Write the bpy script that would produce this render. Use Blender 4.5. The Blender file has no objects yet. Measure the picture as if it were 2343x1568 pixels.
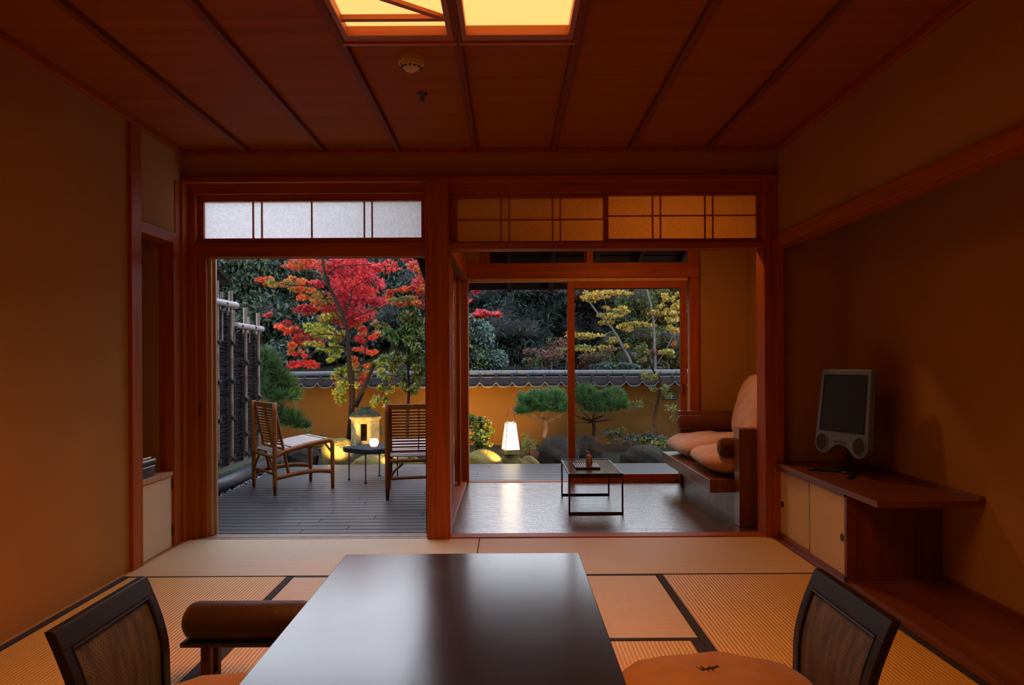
import bpy, bmesh, math, random
import numpy as np
from mathutils import Vector, Matrix, Euler
random.seed(7)
rng = np.random.default_rng(7)
C = bpy.context.scene.collection
PI = math.pi
# ------------------------------------------------------------------ camera
W, H, F = 2343.0, 1568.0, 1720.0
CZ, VX, VY, ROLL = 1.11, 1163.0, 822.0, 0.0055
cam = bpy.data.cameras.new('camera'); cam_o = bpy.data.objects.new('camera', cam); C.objects.link(cam_o)
cam.sensor_width = 36; cam.lens = F / W * 36
cam.shift_x = (W/2 - VX) / W; cam.shift_y = (VY - H/2) / W
cam.clip_start = .02; cam.clip_end = 300
cam_o.matrix_world = Matrix.Translation((0, 0, CZ)) @ Euler((PI/2, 0, 0)).to_matrix().to_4x4() @ Matrix.Rotation(-ROLL, 4, 'Z')
bpy.context.scene.camera = cam_o

def P(px, py, Y):
    x = px - ROLL*(py - H/2); y = py + ROLL*(px - W/2)
    return ((x - VX)*Y/F, Y, CZ - (y - VY)*Y/F)

# ------------------------------------------------------------------ materials
def new_mat(name):
    m = bpy.data.materials.new(name); m.use_nodes = True
    nt = m.node_tree; b = nt.nodes['Principled BSDF']
    return m, nt, b
def N(nt, t, **kw):
    n = nt.nodes.new(t)
    for k, v in kw.items():
        if k in n.inputs: n.inputs[k].default_value = v
        else: setattr(n, k, v)
    return n
def col4(c): return (c[0], c[1], c[2], 1)
def coords(nt, scale=(1,1,1), rot=(0,0,0)):
    tc = N(nt, 'ShaderNodeTexCoord'); mp = N(nt, 'ShaderNodeMapping')
    mp.inputs['Scale'].default_value = scale; mp.inputs['Rotation'].default_value = rot
    nt.links.new(tc.outputs['Object'], mp.inputs['Vector']); return mp
def ramp(nt, fac, stops):
    r = N(nt, 'ShaderNodeValToRGB'); e = r.color_ramp.elements
    while len(e) < len(stops): e.new(.5)
    for k, (p, c) in enumerate(stops): e[k].position = p; e[k].color = col4(c)
    nt.links.new(fac, r.inputs['Fac']); return r
def bump(nt, b, h, strength=.2, dist=.01):
    bp = N(nt, 'ShaderNodeBump', Strength=strength, Distance=dist)
    nt.links.new(h, bp.inputs['Height']); nt.links.new(bp.outputs['Normal'], b.inputs['Normal']); return bp

def plain(name, c, rough=.6, metal=0, spec=.5):
    m, nt, b = new_mat(name)
    mp = coords(nt, (8,8,8)); n = N(nt, 'ShaderNodeTexNoise', Scale=6.0, Detail=3.0)
    nt.links.new(mp.outputs[0], n.inputs['Vector'])
    r = ramp(nt, n.outputs['Fac'], [(.3, [v*.9 for v in c]), (.7, [min(1, v*1.08) for v in c])])
    nt.links.new(r.outputs[0], b.inputs['Base Color'])
    b.inputs['Roughness'].default_value = rough; b.inputs['Metallic'].default_value = metal
    b.inputs['Specular IOR Level'].default_value = spec
    return m
def wood(name, c, axis='z', rough=.45, contrast=.35, scale=1.0, spec=.5, bstr=.08):
    """fine straight grain running along the given axis"""
    m, nt, b = new_mat(name)
    s = {'x': (.6, 14, 14), 'y': (14, .6, 14), 'z': (14, 14, .6)}[axis]
    mp = coords(nt, tuple(v*scale for v in s))
    n = N(nt, 'ShaderNodeTexNoise', Scale=2.2, Detail=6.0, Roughness=.62, Distortion=.6)
    nt.links.new(mp.outputs[0], n.inputs['Vector'])
    n2 = N(nt, 'ShaderNodeTexNoise', Scale=14.0, Detail=4.0)
    nt.links.new(mp.outputs[0], n2.inputs['Vector'])
    mx = N(nt, 'ShaderNodeMath', operation='MULTIPLY_ADD'); mx.inputs[1].default_value = .35
    nt.links.new(n2.outputs['Fac'], mx.inputs[0]); nt.links.new(n.outputs['Fac'], mx.inputs[2])
    lo = [v*(1-contrast) for v in c]; hi = [min(1, v*(1+contrast)) for v in c]
    r = ramp(nt, mx.outputs[0], [(.42, lo), (.6, c), (.85, hi)])
    nt.links.new(r.outputs[0], b.inputs['Base Color'])
    b.inputs['Roughness'].default_value = rough; b.inputs['Specular IOR Level'].default_value = spec
    bump(nt, b, mx.outputs[0], bstr, .004)
    return m
def plaster(name, c, rough=.95):
    m, nt, b = new_mat(name)
    mp = coords(nt); n = N(nt, 'ShaderNodeTexNoise', Scale=160.0, Detail=4.0); n2 = N(nt, 'ShaderNodeTexNoise', Scale=1.3, Detail=3.0)
    nt.links.new(mp.outputs[0], n.inputs['Vector']); nt.links.new(mp.outputs[0], n2.inputs['Vector'])
    r = ramp(nt, n2.outputs['Fac'], [(.3, [v*.93 for v in c]), (.7, [v*1.05 for v in c])])
    nt.links.new(r.outputs[0], b.inputs['Base Color']); b.inputs['Roughness'].default_value = rough
    b.inputs['Specular IOR Level'].default_value = .15
    bump(nt, b, n.outputs['Fac'], .25, .002)
    return m
def tatami(name, c, rib_axis):
    """rush weave: ribs running along rib_axis ('x' or 'y')"""
    m, nt, b = new_mat(name)
    mp = coords(nt)
    w = N(nt, 'ShaderNodeTexWave', wave_type='BANDS', bands_direction='Y' if rib_axis == 'x' else 'X', Scale=20.0, Distortion=.25, Detail=1.0)
    w.inputs['Detail Scale'].default_value = 3
    nt.links.new(mp.outputs[0], w.inputs['Vector'])
    mp2 = coords(nt, (1, 40, 1) if rib_axis == 'y' else (40, 1, 1)); n = N(nt, 'ShaderNodeTexNoise', Scale=6.0, Detail=4.0)
    nt.links.new(mp2.outputs[0], n.inputs['Vector'])
    mix = N(nt, 'ShaderNodeMath', operation='MULTIPLY_ADD'); mix.inputs[1].default_value = .5
    nt.links.new(n.outputs['Fac'], mix.inputs[0]); nt.links.new(w.outputs['Fac'], mix.inputs[2])
    r = ramp(nt, mix.outputs[0], [(.2, [v*.66 for v in c]), (.7, c), (1.0, [min(1, v*1.1) for v in c])])
    nt.links.new(r.outputs[0], b.inputs['Base Color']); b.inputs['Roughness'].default_value = .5
    b.inputs['Specular IOR Level'].default_value = .5
    bump(nt, b, w.outputs['Fac'], .55, .003)
    return m
def emis(name, c, s):
    m, nt, b = new_mat(name)
    b.inputs['Base Color'].default_value = (.7, .65, .55, 1)
    b.inputs['Emission Color'].default_value = col4(c); b.inputs['Emission Strength'].default_value = s
    return m
def leafmat(name, rough=.45, spec=.5, trans=.22):
    m, nt, b = new_mat(name)
    a = N(nt, 'ShaderNodeAttribute', attribute_name='Col')
    n = N(nt, 'ShaderNodeTexNoise', Scale=1.7, Detail=2.0); mp = coords(nt); nt.links.new(mp.outputs[0], n.inputs['Vector'])
    r = ramp(nt, n.outputs['Fac'], [(.3, (.75,.75,.75)), (.7, (1.15,1.15,1.15))])
    mx = N(nt, 'ShaderNodeMix', data_type='RGBA', blend_type='MULTIPLY'); mx.inputs['Factor'].default_value = 1
    nt.links.new(a.outputs['Color'], mx.inputs['A']); nt.links.new(r.outputs[0], mx.inputs['B'])
    nt.links.new(mx.outputs['Result'], b.inputs['Base Color'])
    b.inputs['Roughness'].default_value = rough; b.inputs['Specular IOR Level'].default_value = spec
    t = N(nt, 'ShaderNodeBsdfTranslucent'); nt.links.new(mx.outputs['Result'], t.inputs['Color'])
    ms = N(nt, 'ShaderNodeMixShader'); ms.inputs[0].default_value = trans
    out = nt.nodes['Material Output']
    nt.links.new(b.outputs[0], ms.inputs[1]); nt.links.new(t.outputs[0], ms.inputs[2]); nt.links.new(ms.outputs[0], out.inputs[0])
    return m
def glassmat(name, tint=(.93,.95,.94)):
    m, nt, b = new_mat(name); nt.nodes.remove(b)
    t = N(nt, 'ShaderNodeBsdfTransparent', Color=col4(tint)); g = N(nt, 'ShaderNodeBsdfGlossy', Roughness=.01)
    fr = N(nt, 'ShaderNodeFresnel', IOR=1.45)
    ms = N(nt, 'ShaderNodeMixShader')
    nt.links.new(fr.outputs[0], ms.inputs[0]); nt.links.new(t.outputs[0], ms.inputs[1]); nt.links.new(g.outputs[0], ms.inputs[2])
    nt.links.new(ms.outputs[0], nt.nodes['Material Output'].inputs[0]); return m
def paper(name, c, trans=.6):
    """shoji paper: scatters light that falls on it from either side"""
    m, nt, b = new_mat(name)
    mp = coords(nt); n = N(nt, 'ShaderNodeTexNoise', Scale=90.0, Detail=4.0); nt.links.new(mp.outputs[0], n.inputs['Vector'])
    r = ramp(nt, n.outputs['Fac'], [(.35, [v*.88 for v in c]), (.65, c)])
    nt.links.new(r.outputs[0], b.inputs['Base Color']); b.inputs['Roughness'].default_value = .8; b.inputs['Specular IOR Level'].default_value = .1
    t = N(nt, 'ShaderNodeBsdfTranslucent'); nt.links.new(r.outputs[0], t.inputs['Color'])
    ms = N(nt, 'ShaderNodeMixShader'); ms.inputs[0].default_value = trans
    nt.links.new(b.outputs[0], ms.inputs[1]); nt.links.new(t.outputs[0], ms.inputs[2]); nt.links.new(ms.outputs[0], nt.nodes['Material Output'].inputs[0])
    return m
def boards(name, c, pitch, rough=.4, contrast=.4, gapdark=.35, spec=.5, coat=0, lo=.8, bst=.12):
    """floor boards running along x, with butt joints"""
    m, nt, b = new_mat(name)
    mp = coords(nt)
    br = N(nt, 'ShaderNodeTexBrick', Scale=1.0); br.offset = .37; br.squash = 1
    br.inputs['Brick Width'].default_value = 1.5; br.inputs['Row Height'].default_value = pitch; br.inputs['Mortar Size'].default_value = .0025
    br.inputs['Color1'].default_value = col4([v*lo for v in c]); br.inputs['Color2'].default_value = col4([min(1, v*1.2) for v in c])
    br.inputs['Mortar'].default_value = col4([v*gapdark for v in c])
    nt.links.new(mp.outputs[0], br.inputs['Vector'])
    mp2 = coords(nt, (1.2, 28, 28)); n = N(nt, 'ShaderNodeTexNoise', Scale=2.0, Detail=6.0, Roughness=.65); nt.links.new(mp2.outputs[0], n.inputs['Vector'])
    r = ramp(nt, n.outputs['Fac'], [(.35, (1-contrast,)*3), (.65, (1+contrast*.5,)*3)])
    mx = N(nt, 'ShaderNodeMix', data_type='RGBA', blend_type='MULTIPLY'); mx.inputs['Factor'].default_value = 1
    nt.links.new(br.outputs['Color'], mx.inputs['A']); nt.links.new(r.outputs[0], mx.inputs['B'])
    nt.links.new(mx.outputs['Result'], b.inputs['Base Color'])
    rr = N(nt, 'ShaderNodeMapRange'); rr.inputs['To Min'].default_value = rough*.75; rr.inputs['To Max'].default_value = rough*1.3
    nt.links.new(n.outputs['Fac'], rr.inputs['Value']); nt.links.new(rr.outputs[0], b.inputs['Roughness'])
    b.inputs['Specular IOR Level'].default_value = spec; b.inputs['Coat Weight'].default_value = coat; cw = N(nt, 'ShaderNodeMapRange'); cw.inputs['From Min'].default_value = .3; cw.inputs['From Max'].default_value = .7; cw.inputs['To Min'].default_value = coat; cw.inputs['To Max'].default_value = coat*.6; nt.links.new(n.outputs['Fac'], cw.inputs['Value']); nt.links.new(cw.outputs[0], b.inputs['Coat Weight']); b.inputs['Coat Roughness'].default_value = .16; b.inputs['Coat IOR'].default_value = 1.68
    bp = bump(nt, b, n.outputs['Fac'], bst, .004)
    bp2 = N(nt, 'ShaderNodeBump', Strength=.5, Distance=.002); bp2.invert = True
    nt.links.new(br.outputs['Fac'], bp2.inputs['Height']); nt.links.new(bp2.outputs['Normal'], bp.inputs['Normal'])
    nt.links.new(bp.outputs['Normal'], b.inputs['Coat Normal'])
    return m
def rock(name, c, moss=None):
    m, nt, b = new_mat(name)
    mp = coords(nt); n = N(nt, 'ShaderNodeTexNoise', Scale=7.0, Detail=8.0, Roughness=.65); nt.links.new(mp.outputs[0], n.inputs['Vector'])
    st = [(.3, [v*.5 for v in c]), (.55, c), (.75, [min(1, v*1.5) for v in c])]
    if moss: st = [(.3, [v*.6 for v in c]), (.45, c), (.55, moss), (.75, [min(1, v*1.4) for v in c])]
    r = ramp(nt, n.outputs['Fac'], st); nt.links.new(r.outputs[0], b.inputs['Base Color']); b.inputs['Roughness'].default_value = .95; b.inputs['Specular IOR Level'].default_value = .12
    n2 = N(nt, 'ShaderNodeTexNoise', Scale=30.0, Detail=6.0); nt.links.new(mp.outputs[0], n2.inputs['Vector'])
    bump(nt, b, n2.outputs['Fac'], .6, .02); return m
def weave(name, c1, c2, scale=180):
    m, nt, b = new_mat(name)
    mp = coords(nt)
    ck = N(nt, 'ShaderNodeTexChecker', Scale=float(scale)); nt.links.new(mp.outputs[0], ck.inputs['Vector'])
    n = N(nt, 'ShaderNodeTexNoise', Scale=40.0, Detail=3.0); mp2 = coords(nt, (1,1,.08)); nt.links.new(mp2.outputs[0], n.inputs['Vector'])
    r1 = ramp(nt, n.outputs['Fac'], [(.3, c1), (.7, c2)])
    mx = N(nt, 'ShaderNodeMix', data_type='RGBA', blend_type='MULTIPLY'); mx.inputs['Factor'].default_value = .7
    nt.links.new(r1.outputs[0], mx.inputs['A']); nt.links.new(ck.outputs['Color'], mx.inputs['B'])
    ck.inputs['Color1'].default_value = (1,1,1,1); ck.inputs['Color2'].default_value = (.25,.25,.25,1)
    nt.links.new(mx.outputs['Result'], b.inputs['Base Color']); b.inputs['Roughness'].default_value = .6
    bump(nt, b, ck.outputs['Fac'], .4, .002); return m
def fabric(name, c, rough=.9):
    m, nt, b = new_mat(name)
    mp = coords(nt); n = N(nt, 'ShaderNodeTexNoise', Scale=9.0, Detail=5.0); n2 = N(nt, 'ShaderNodeTexNoise', Scale=300.0, Detail=2.0)
    nt.links.new(mp.outputs[0], n.inputs['Vector']); nt.links.new(mp.outputs[0], n2.inputs['Vector'])
    r = ramp(nt, n.outputs['Fac'], [(.3, [v*.88 for v in c]), (.7, [min(1, v*1.08) for v in c])])
    nt.links.new(r.outputs[0], b.inputs['Base Color']); b.inputs['Roughness'].default_value = rough; b.inputs['Specular IOR Level'].default_value = .2
    b.inputs['Sheen Weight'].default_value = .2
    bp = bump(nt, b, n2.outputs['Fac'], .15, .001)
    bp2 = N(nt, 'ShaderNodeBump', Strength=.35, Distance=.03); nt.links.new(n.outputs['Fac'], bp2.inputs['Height']); nt.links.new(bp2.outputs['Normal'], bp.inputs['Normal'])
    return m

M = {}
RW = (.36, .092, .014)      # reddish cypress
M['wood_z'] = wood('wood_upright', RW, 'z', .5, spec=.22)
M['wood_x'] = wood('wood_crosswise', RW, 'x', .5, spec=.22)
M['wood_y'] = wood('wood_lengthwise', RW, 'y', .5, spec=.22)
M['pale_z'] = wood('pale_wood', (.58, .34, .17), 'z', .45, .2)
M['ceil'] = wood('ceiling_board', (.33, .105, .02), 'x', .7, .18, .5, .12)
M['batten'] = wood('ceiling_batten', (.20, .06, .015), 'y', .6, .2, 1, .15)
M['frame_l'] = wood('lamp_frame_wood', (.42, .13, .03), 'x', .45, .2)
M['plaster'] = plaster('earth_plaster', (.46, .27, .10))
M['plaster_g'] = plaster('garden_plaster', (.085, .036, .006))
M['dark_y'] = wood('dark_brown_wood', (.17, .055, .022), 'y', .32, .35, .5)
M['dark_z'] = wood('dark_brown_wood_upright', (.17, .055, .022), 'z', .35, .35, .5)
M['dark_x'] = wood('dark_brown_wood_crosswise', (.17, .055, .022), 'x', .35, .35, .5)
M['sofa_wood'] = wood('sofa_wood', (.20, .085, .035), 'z', .3, .3, .6)
M['plinth'] = wood('plinth_wood', (.30, .20, .14), 'z', .4, .35, .7)
M['tat_x'] = tatami('rush_crosswise', (.72, .56, .32), 'x')  # paler than the lengthwise rush: sky sheen tinted into the colour
M['tat_y'] = tatami('rush_lengthwise', (.74, .47, .10), 'y')
M['cloth_edge'] = plain('black_cloth_edging', (.025, .023, .025), .85)
M['white_door'] = plaster('white_paper_panel', (.78, .70, .52), .8)
M['blackmetal'] = plain('black_metal', (.02, .018, .018), .35)
M['blackwood'] = plain('black_lacquered_wood', (.013, .010, .009), .4, 0, .3)
M['leg_wood'] = wood('dark_leg_wood', (.07, .026, .012), 'z', .5, .3, 1, .2)
M['paper_w'] = paper('window_paper', (.97, .96, .95), .93)
M['paper_o'] = paper('screen_paper', (.95, .74, .38), .5)
M['glass'] = glassmat('clear_glass')
M['engawa'] = boards('varnished_floor_boards', (.17, .08, .032), .085, .18, .6, .4, .8, 1.0, .7, .6)
M['seat_o'] = fabric('orange_brown_cushion', (.36, .185, .075))
M['seat_b'] = fabric('dark_brown_leather', (.045, .02, .012), .55)
M['cushion'] = fabric('peach_linen', (.72, .47, .31))
M['bolster'] = fabric('dark_brown_velvet', (.13, .045, .02), .7)
M['rattan'] = weave('woven_cane', (.05, .045, .04), (.15, .13, .11), 150)
M['tvgrey'] = plain('grey_plastic', (.18, .36, .95), .35)
M['tvdark'] = plain('dark_speaker_cloth', (.045, .06, .085), .6)
M['steel'] = plain('brushed_steel', (.5, .48, .45), .3, 1)
M['white_pl'] = plain('cream_plastic', (.75, .66, .5), .5)
M['bamboo_chair'] = wood('chair_bamboo', (.28, .085, .015), 'z', .45, .3, 1.0, .25)
M['bamboo_slat'] = wood('seat_slats', (.52, .44, .40), 'x', .28, .2, 1.0, .7)
M['bamboo_pole'] = wood('weathered_bamboo', (.11, .08, .06), 'z', .5, .35, .6)
M['bamboo_rail'] = wood('pale_weathered_bamboo', (.22, .20, .19), 'y', .45, .2, .6)
M['rope'] = plain('black_rope', (.012, .012, .012), .9)
M['deck'] = boards('weathered_deck', (.075, .063, .062), 10.0, .38, .55, .5, .5, 0, .8)
M['stone_top'] = rock('black_stone', (.035, .04, .045))
M['lantern_stone'] = rock('pale_granite', (.30, .23, .11))
M['mossy'] = rock('mossy_stone', (.05, .045, .03), (.02, .03, .01))
M['rock_y'] = rock('tan_boulder', (.17, .125, .05), (.15, .13, .025))
M['rock_d'] = rock('dark_boulder', (.03, .026, .02))
M['soil'] = rock('dark_soil', (.02, .015, .01), (.012, .016, .007))
M['pebble'] = rock('pale_pebble', (.32, .30, .29))
M['kerb'] = rock('concrete_kerb', (.09, .09, .075), (.06, .07, .035))
M['tile'] = plain('grey_roof_tile', (.05, .052, .058), .3)
M['tile_d'] = plain('dark_roof_tile', (.016, .013, .012), .85, 0, .08)
M['bark'] = wood('tree_bark', (.018, .012, .009), 'z', .95, .4, .5, .05, .5)
M['bark_p'] = wood('pale_bark', (.11, .10, .095), 'z', .9, .3, .5, .2, .5)
M['bark_r'] = wood('reddish_pine_bark', (.36, .17, .07), 'z', .9, .3, .5, .2, .5)
M['leaf'] = leafmat('leaves', .5, .35)
M['leaf_m'] = leafmat('maple_leaves', .5, .3, .38)
M['leaf_g'] = leafmat('glossy_leaves', .34, .45)
M['rafter'] = wood('rafter_wood', (.05, .028, .016), 'y', .9, .3, 1, .1)
M['tarred0'] = wood('dark_bargeboard', (.018, .011, .008), 'y', .95, .3, 1, .03)
M['eave'] = wood('eave_board', (.032, .020, .012), 'x', .95, .3, 1, .05)
M['brush'] = wood('brushwood', (.022, .018, .019), 'y', .95, .6, 1.5, .05, .6)
M['pipe'] = plain('dark_grey_pipe', (.03, .038, .055), .35)
M['brass'] = plain('aged_brass', (.55, .38, .16), .3, 1)
M['gold'] = plain('gold_lacquer', (.85, .6, .25), .2, 1)
M['blacklac'] = plain('black_lacquer_box', (.012, .012, .014), .15)

def lacquer():
    m, nt, b = new_mat('black_lacquer_table')
    b.inputs['Base Color'].default_value = (.012, .008, .007, 1)
    b.inputs['Specular IOR Level'].default_value = .5
    mp = coords(nt); n = N(nt, 'ShaderNodeTexNoise', Scale=240.0, Detail=3.0); nt.links.new(mp.outputs[0], n.inputs['Vector'])
    n2 = N(nt, 'ShaderNodeTexNoise', Scale=3.0, Detail=3.0); nt.links.new(mp.outputs[0], n2.inputs['Vector'])
    rr = N(nt, 'ShaderNodeMapRange'); rr.inputs['To Min'].default_value = .15; rr.inputs['To Max'].default_value = .21
    b.inputs['IOR'].default_value = 1.66
    nt.links.new(n2.outputs['Fac'], rr.inputs['Value']); nt.links.new(rr.outputs[0], b.inputs['Roughness'])
    bump(nt, b, n.outputs['Fac'], .06, .001)
    return m
M['lacquer'] = lacquer()
def screenmat():
    m, nt, b = new_mat('tv_screen_glass')
    b.inputs['Base Color'].default_value = (.032, .07, .21, 1); b.inputs['Roughness'].default_value = .34
    return m
M['screen'] = screenmat()
LAMP = (1.0, .40, .115)
M['lamp'] = emis('lit_lamp_paper', LAMP, 1.75)
M['andon'] = emis('glowing_lantern_paper', (1.0, .76, .42), 4.5)
M['candle'] = emis('glowing_candle_glass', (1.0, .62, .34), 4.5)

# ------------------------------------------------------------------ mesh builder
class MB:
    def __init__(s): s.v = []; s.f = []
    def add(s, vs, fs):
        n = len(s.v); s.v += [Vector(v) for v in vs]; s.f += [tuple(i+n for i in f) for f in fs]; return s
    def box(s, x0, x1, y0, y1, z0, z1):
        return s.add([(x0,y0,z0),(x1,y0,z0),(x1,y1,z0),(x0,y1,z0),(x0,y0,z1),(x1,y0,z1),(x1,y1,z1),(x0,y1,z1)],
                     [(0,3,2,1),(4,5,6,7),(0,1,5,4),(1,2,6,5),(2,3,7,6),(3,0,4,7)])
    def obox(s, c, size, rot=None):
        R = rot or Matrix.Identity(3); hx, hy, hz = [v/2 for v in size]; c = Vector(c)
        vs = [c + R @ Vector((a*hx, b*hy, d*hz)) for d in (-1,1) for a, b in ((-1,-1),(1,-1),(1,1),(-1,1))]
        return s.add(vs, [(0,3,2,1),(4,5,6,7),(0,1,5,4),(1,2,6,5),(2,3,7,6),(3,0,4,7)])
    def bar(s, a, b, w, h, up=(0,0,1)):
        a = Vector(a); b = Vector(b); d = b-a; y = d.normalized(); x = y.cross(Vector(up))
        if x.length < 1e-4: x = y.cross(Vector((0,1,0)))
        x.normalize(); z = x.cross(y); R = Matrix((x, y, z)).transposed()
        return s.obox((a+b)/2, (w, d.length, h), R)
    def prism(s, poly, fn, d0, d1):
        """poly: 2D outline, fn(u, v, d) -> xyz"""
        n = len(poly)
        vs = [fn(u, v, d0) for u, v in poly] + [fn(u, v, d1) for u, v in poly]
        fs = [tuple(range(n))[::-1], tuple(range(n, 2*n))] + [(i, (i+1) % n, n+(i+1) % n, n+i) for i in range(n)]
        return s.add(vs, fs)
    def tube(s, pts, r, n=8, caps=True, flat=1.0):
        pts = [Vector(p) for p in pts]; k = len(pts)
        rs = r if isinstance(r, (list, tuple)) else [r]*k
        vs = []; prev = None
        for i, p in enumerate(pts):
            t = (pts[min(i+1, k-1)] - pts[max(i-1, 0)]).normalized()
            if prev is None:
                a = Vector((0,0,1)) if abs(t.z) < .9 else Vector((1,0,0))
                x = t.cross(a).normalized()
            else: x = (prev - t*prev.dot(t)).normalized()
            prev = x; y = t.cross(x)
            for j in range(n):
                an = 2*PI*j/n; vs.append(p + x*math.cos(an)*rs[i] + y*math.sin(an)*rs[i]*flat)
        fs = [(i*n+j, i*n+(j+1) % n, (i+1)*n+(j+1) % n, (i+1)*n+j) for i in range(k-1) for j in range(n)]
        if caps: fs += [tuple(range(n))[::-1], tuple(range((k-1)*n, k*n))]
        return s.add(vs, fs)
    def lathe(s, prof, c=(0,0,0), n=24, axis='z', sx=1, sy=1):
        c = Vector(c); vs = []
        for r, h in prof:
            for j in range(n):
                a = 2*PI*j/n; p = (r*math.cos(a)*sx, r*math.sin(a)*sy, h)
                if axis == 'x': p = (h, r*math.cos(a)*sx, r*math.sin(a)*sy)
                if axis == 'y': p = (r*math.cos(a)*sx, h, r*math.sin(a)*sy)
                vs.append(c + Vector(p))
        k = len(prof)
        fs = [(i*n+j, i*n+(j+1) % n, (i+1)*n+(j+1) % n, (i+1)*n+j) for i in range(k-1) for j in range(n)]
        fs += [tuple(range(n))[::-1], tuple(range((k-1)*n, k*n))]
        return s.add(vs, fs)
    def grid(s, fn, nu, nv, closed_u=False):
        vs = [fn(i/nu, j/nv) for j in range(nv+1) for i in range(nu+1)]
        fs = [(j*(nu+1)+i, j*(nu+1)+i+1, (j+1)*(nu+1)+i+1, (j+1)*(nu+1)+i) for j in range(nv) for i in range(nu)]
        return s.add(vs, fs)
    def build(s, name, mat, parent=None, bev=0, smooth=False, sub=0, local=False):
        """verts are world coordinates unless local=True (then relative to the parent)"""
        me = bpy.data.meshes.new(name)
        if parent is not None and not local:
            inv = WM[parent.name].inverted(); vs = [inv @ v for v in s.v]; org = Vector((0,0,0))
        elif parent is None:
            xs = [v.x for v in s.v]; ys = [v.y for v in s.v]; zs = [v.z for v in s.v]
            org = Vector(((min(xs)+max(xs))/2, (min(ys)+max(ys))/2, min(zs))); vs = [v - org for v in s.v]
        else: vs = s.v; org = Vector((0,0,0))
        me.from_pydata([tuple(v) for v in vs], [], s.f); me.validate()
        bm = bmesh.new(); bm.from_mesh(me); bmesh.ops.recalc_face_normals(bm, faces=bm.faces)
        bm.to_mesh(me); bm.free()
        if smooth: me.shade_smooth()
        o = bpy.data.objects.new(name, me); C.objects.link(o); o.location = org
        if parent is not None: o.parent = parent
        WM[o.name] = (WM[parent.name] if parent is not None else Matrix.Identity(4)) @ Matrix.Translation(org)
        me.materials.append(mat)
        if bev: b = o.modifiers.new('bevel', 'BEVEL'); b.width = bev; b.segments = 2; b.limit_method = 'ANGLE'; b.angle_limit = .6
        if sub: u = o.modifiers.new('sub', 'SUBSURF'); u.levels = sub; u.render_levels = sub
        return o
WM = {}
def thing(name, label, cat, loc=(0,0,0), rz=0, group=None):
    o = bpy.data.objects.new(name, None); C.objects.link(o); o.location = loc; o.rotation_euler = (0,0,rz); o.empty_display_size = .1
    o['label'] = label; o['category'] = cat
    if group: o['group'] = group
    WM[o.name] = Matrix.Translation(loc) @ Matrix.Rotation(rz, 4, 'Z')
    return o
def tag(o, label, cat, group=None, kind=None):
    o['label'] = label; o['category'] = cat
    if group: o['group'] = group
    if kind: o['kind'] = kind
    return o
def struct(o, label=None):
    o['kind'] = 'structure'
    if label: o['label'] = label
    return o
def dup(root, loc, rz, label):
    r = root.copy(); C.objects.link(r); r.location = loc; r.rotation_euler = (0,0,rz); r['label'] = label
    for ch in list(root.children):
        c = ch.copy(); C.objects.link(c); c.parent = r
        for g in list(ch.children):
            d = g.copy(); C.objects.link(d); d.parent = c
    return r
def S(name, mat, *boxes, bev=.003, parent=None):
    m = MB()
    for b in boxes: m.box(*b)
    o = m.build(name, mat, parent, bev)
    if parent is None: struct(o)
    return o

XL, XR, CH, YB = -2.01, 1.67, 2.414, 4.70      # room: left wall, hanging wall, ceiling height, back wall
XRR = 2.13                                      # back of the recess on the right
YF = -1.3                                       # wall behind the camera
# ------------------------------------------------------------------ room shell
S('floor', M['dark_y'], (XL-.05, XRR+.05, YF-.05, YB+.08, -.12, -.052), bev=0)
S('ceiling', M['ceil'],
  (XL-.1, -.668, YF-.1, YB+.1, CH, CH+.05), (.283, XRR+.1, YF-.1, YB+.1, CH, CH+.05),
  (-.668, .283, 3.03, YB+.1, CH, CH+.05), (-.668, .283, YF-.1, 1.55, CH, CH+.05), bev=0)
S('wall_front', M['plaster'], (XL-.1, XRR+.1, YF-.1, YF, -.1, CH), bev=0)
# left wall with its niche
S('wall_left', M['plaster'], (XL-.08, XL, YF, 3.98, -.05, CH), (XL-.08, XL, 4.02, YB+.1, 1.88, CH), (XL-.08, XL-.02, 4.5, YB+.1, -.05, 1.9),
  (XL-.55, XL-.08, 3.9, 4.05, -.05, 1.95), (XL-.55, XL-.08, 4.49, 4.6, -.05, 1.95), (XL-.6, XL-.52, 3.9, 4.6, -.05, 1.95),
  (XL-.55, XL-.08, 3.9, 4.6, 1.86, 1.95), bev=0)
S('trim_1', M['wood_z'], (XL-.09, XL+.022, 3.975, 4.085, -.05, CH))
S('trim_2', M['wood_y'], (XL-.08, XL+.012, 4.085, 4.50, 1.815, 1.88))
S('trim_3', M['wood_z'], (XL-.08, XL+.012, 4.495, 4.53, -.05, 1.88), (XL-.06, XL+.006, 4.535, 4.6, -.05, 2.2), (XL-.06, XL+.02, 4.605, 4.72, -.05, 2.21))
S('baseboard_left', M['plaster'], (XL, XL+.021, YF, YB-.03, -.05, .0), bev=.001)
S('baseboard_right', M['dark_y'], (1.625, 1.665, YF, YB-.03, -.05, .004), bev=.001)
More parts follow.
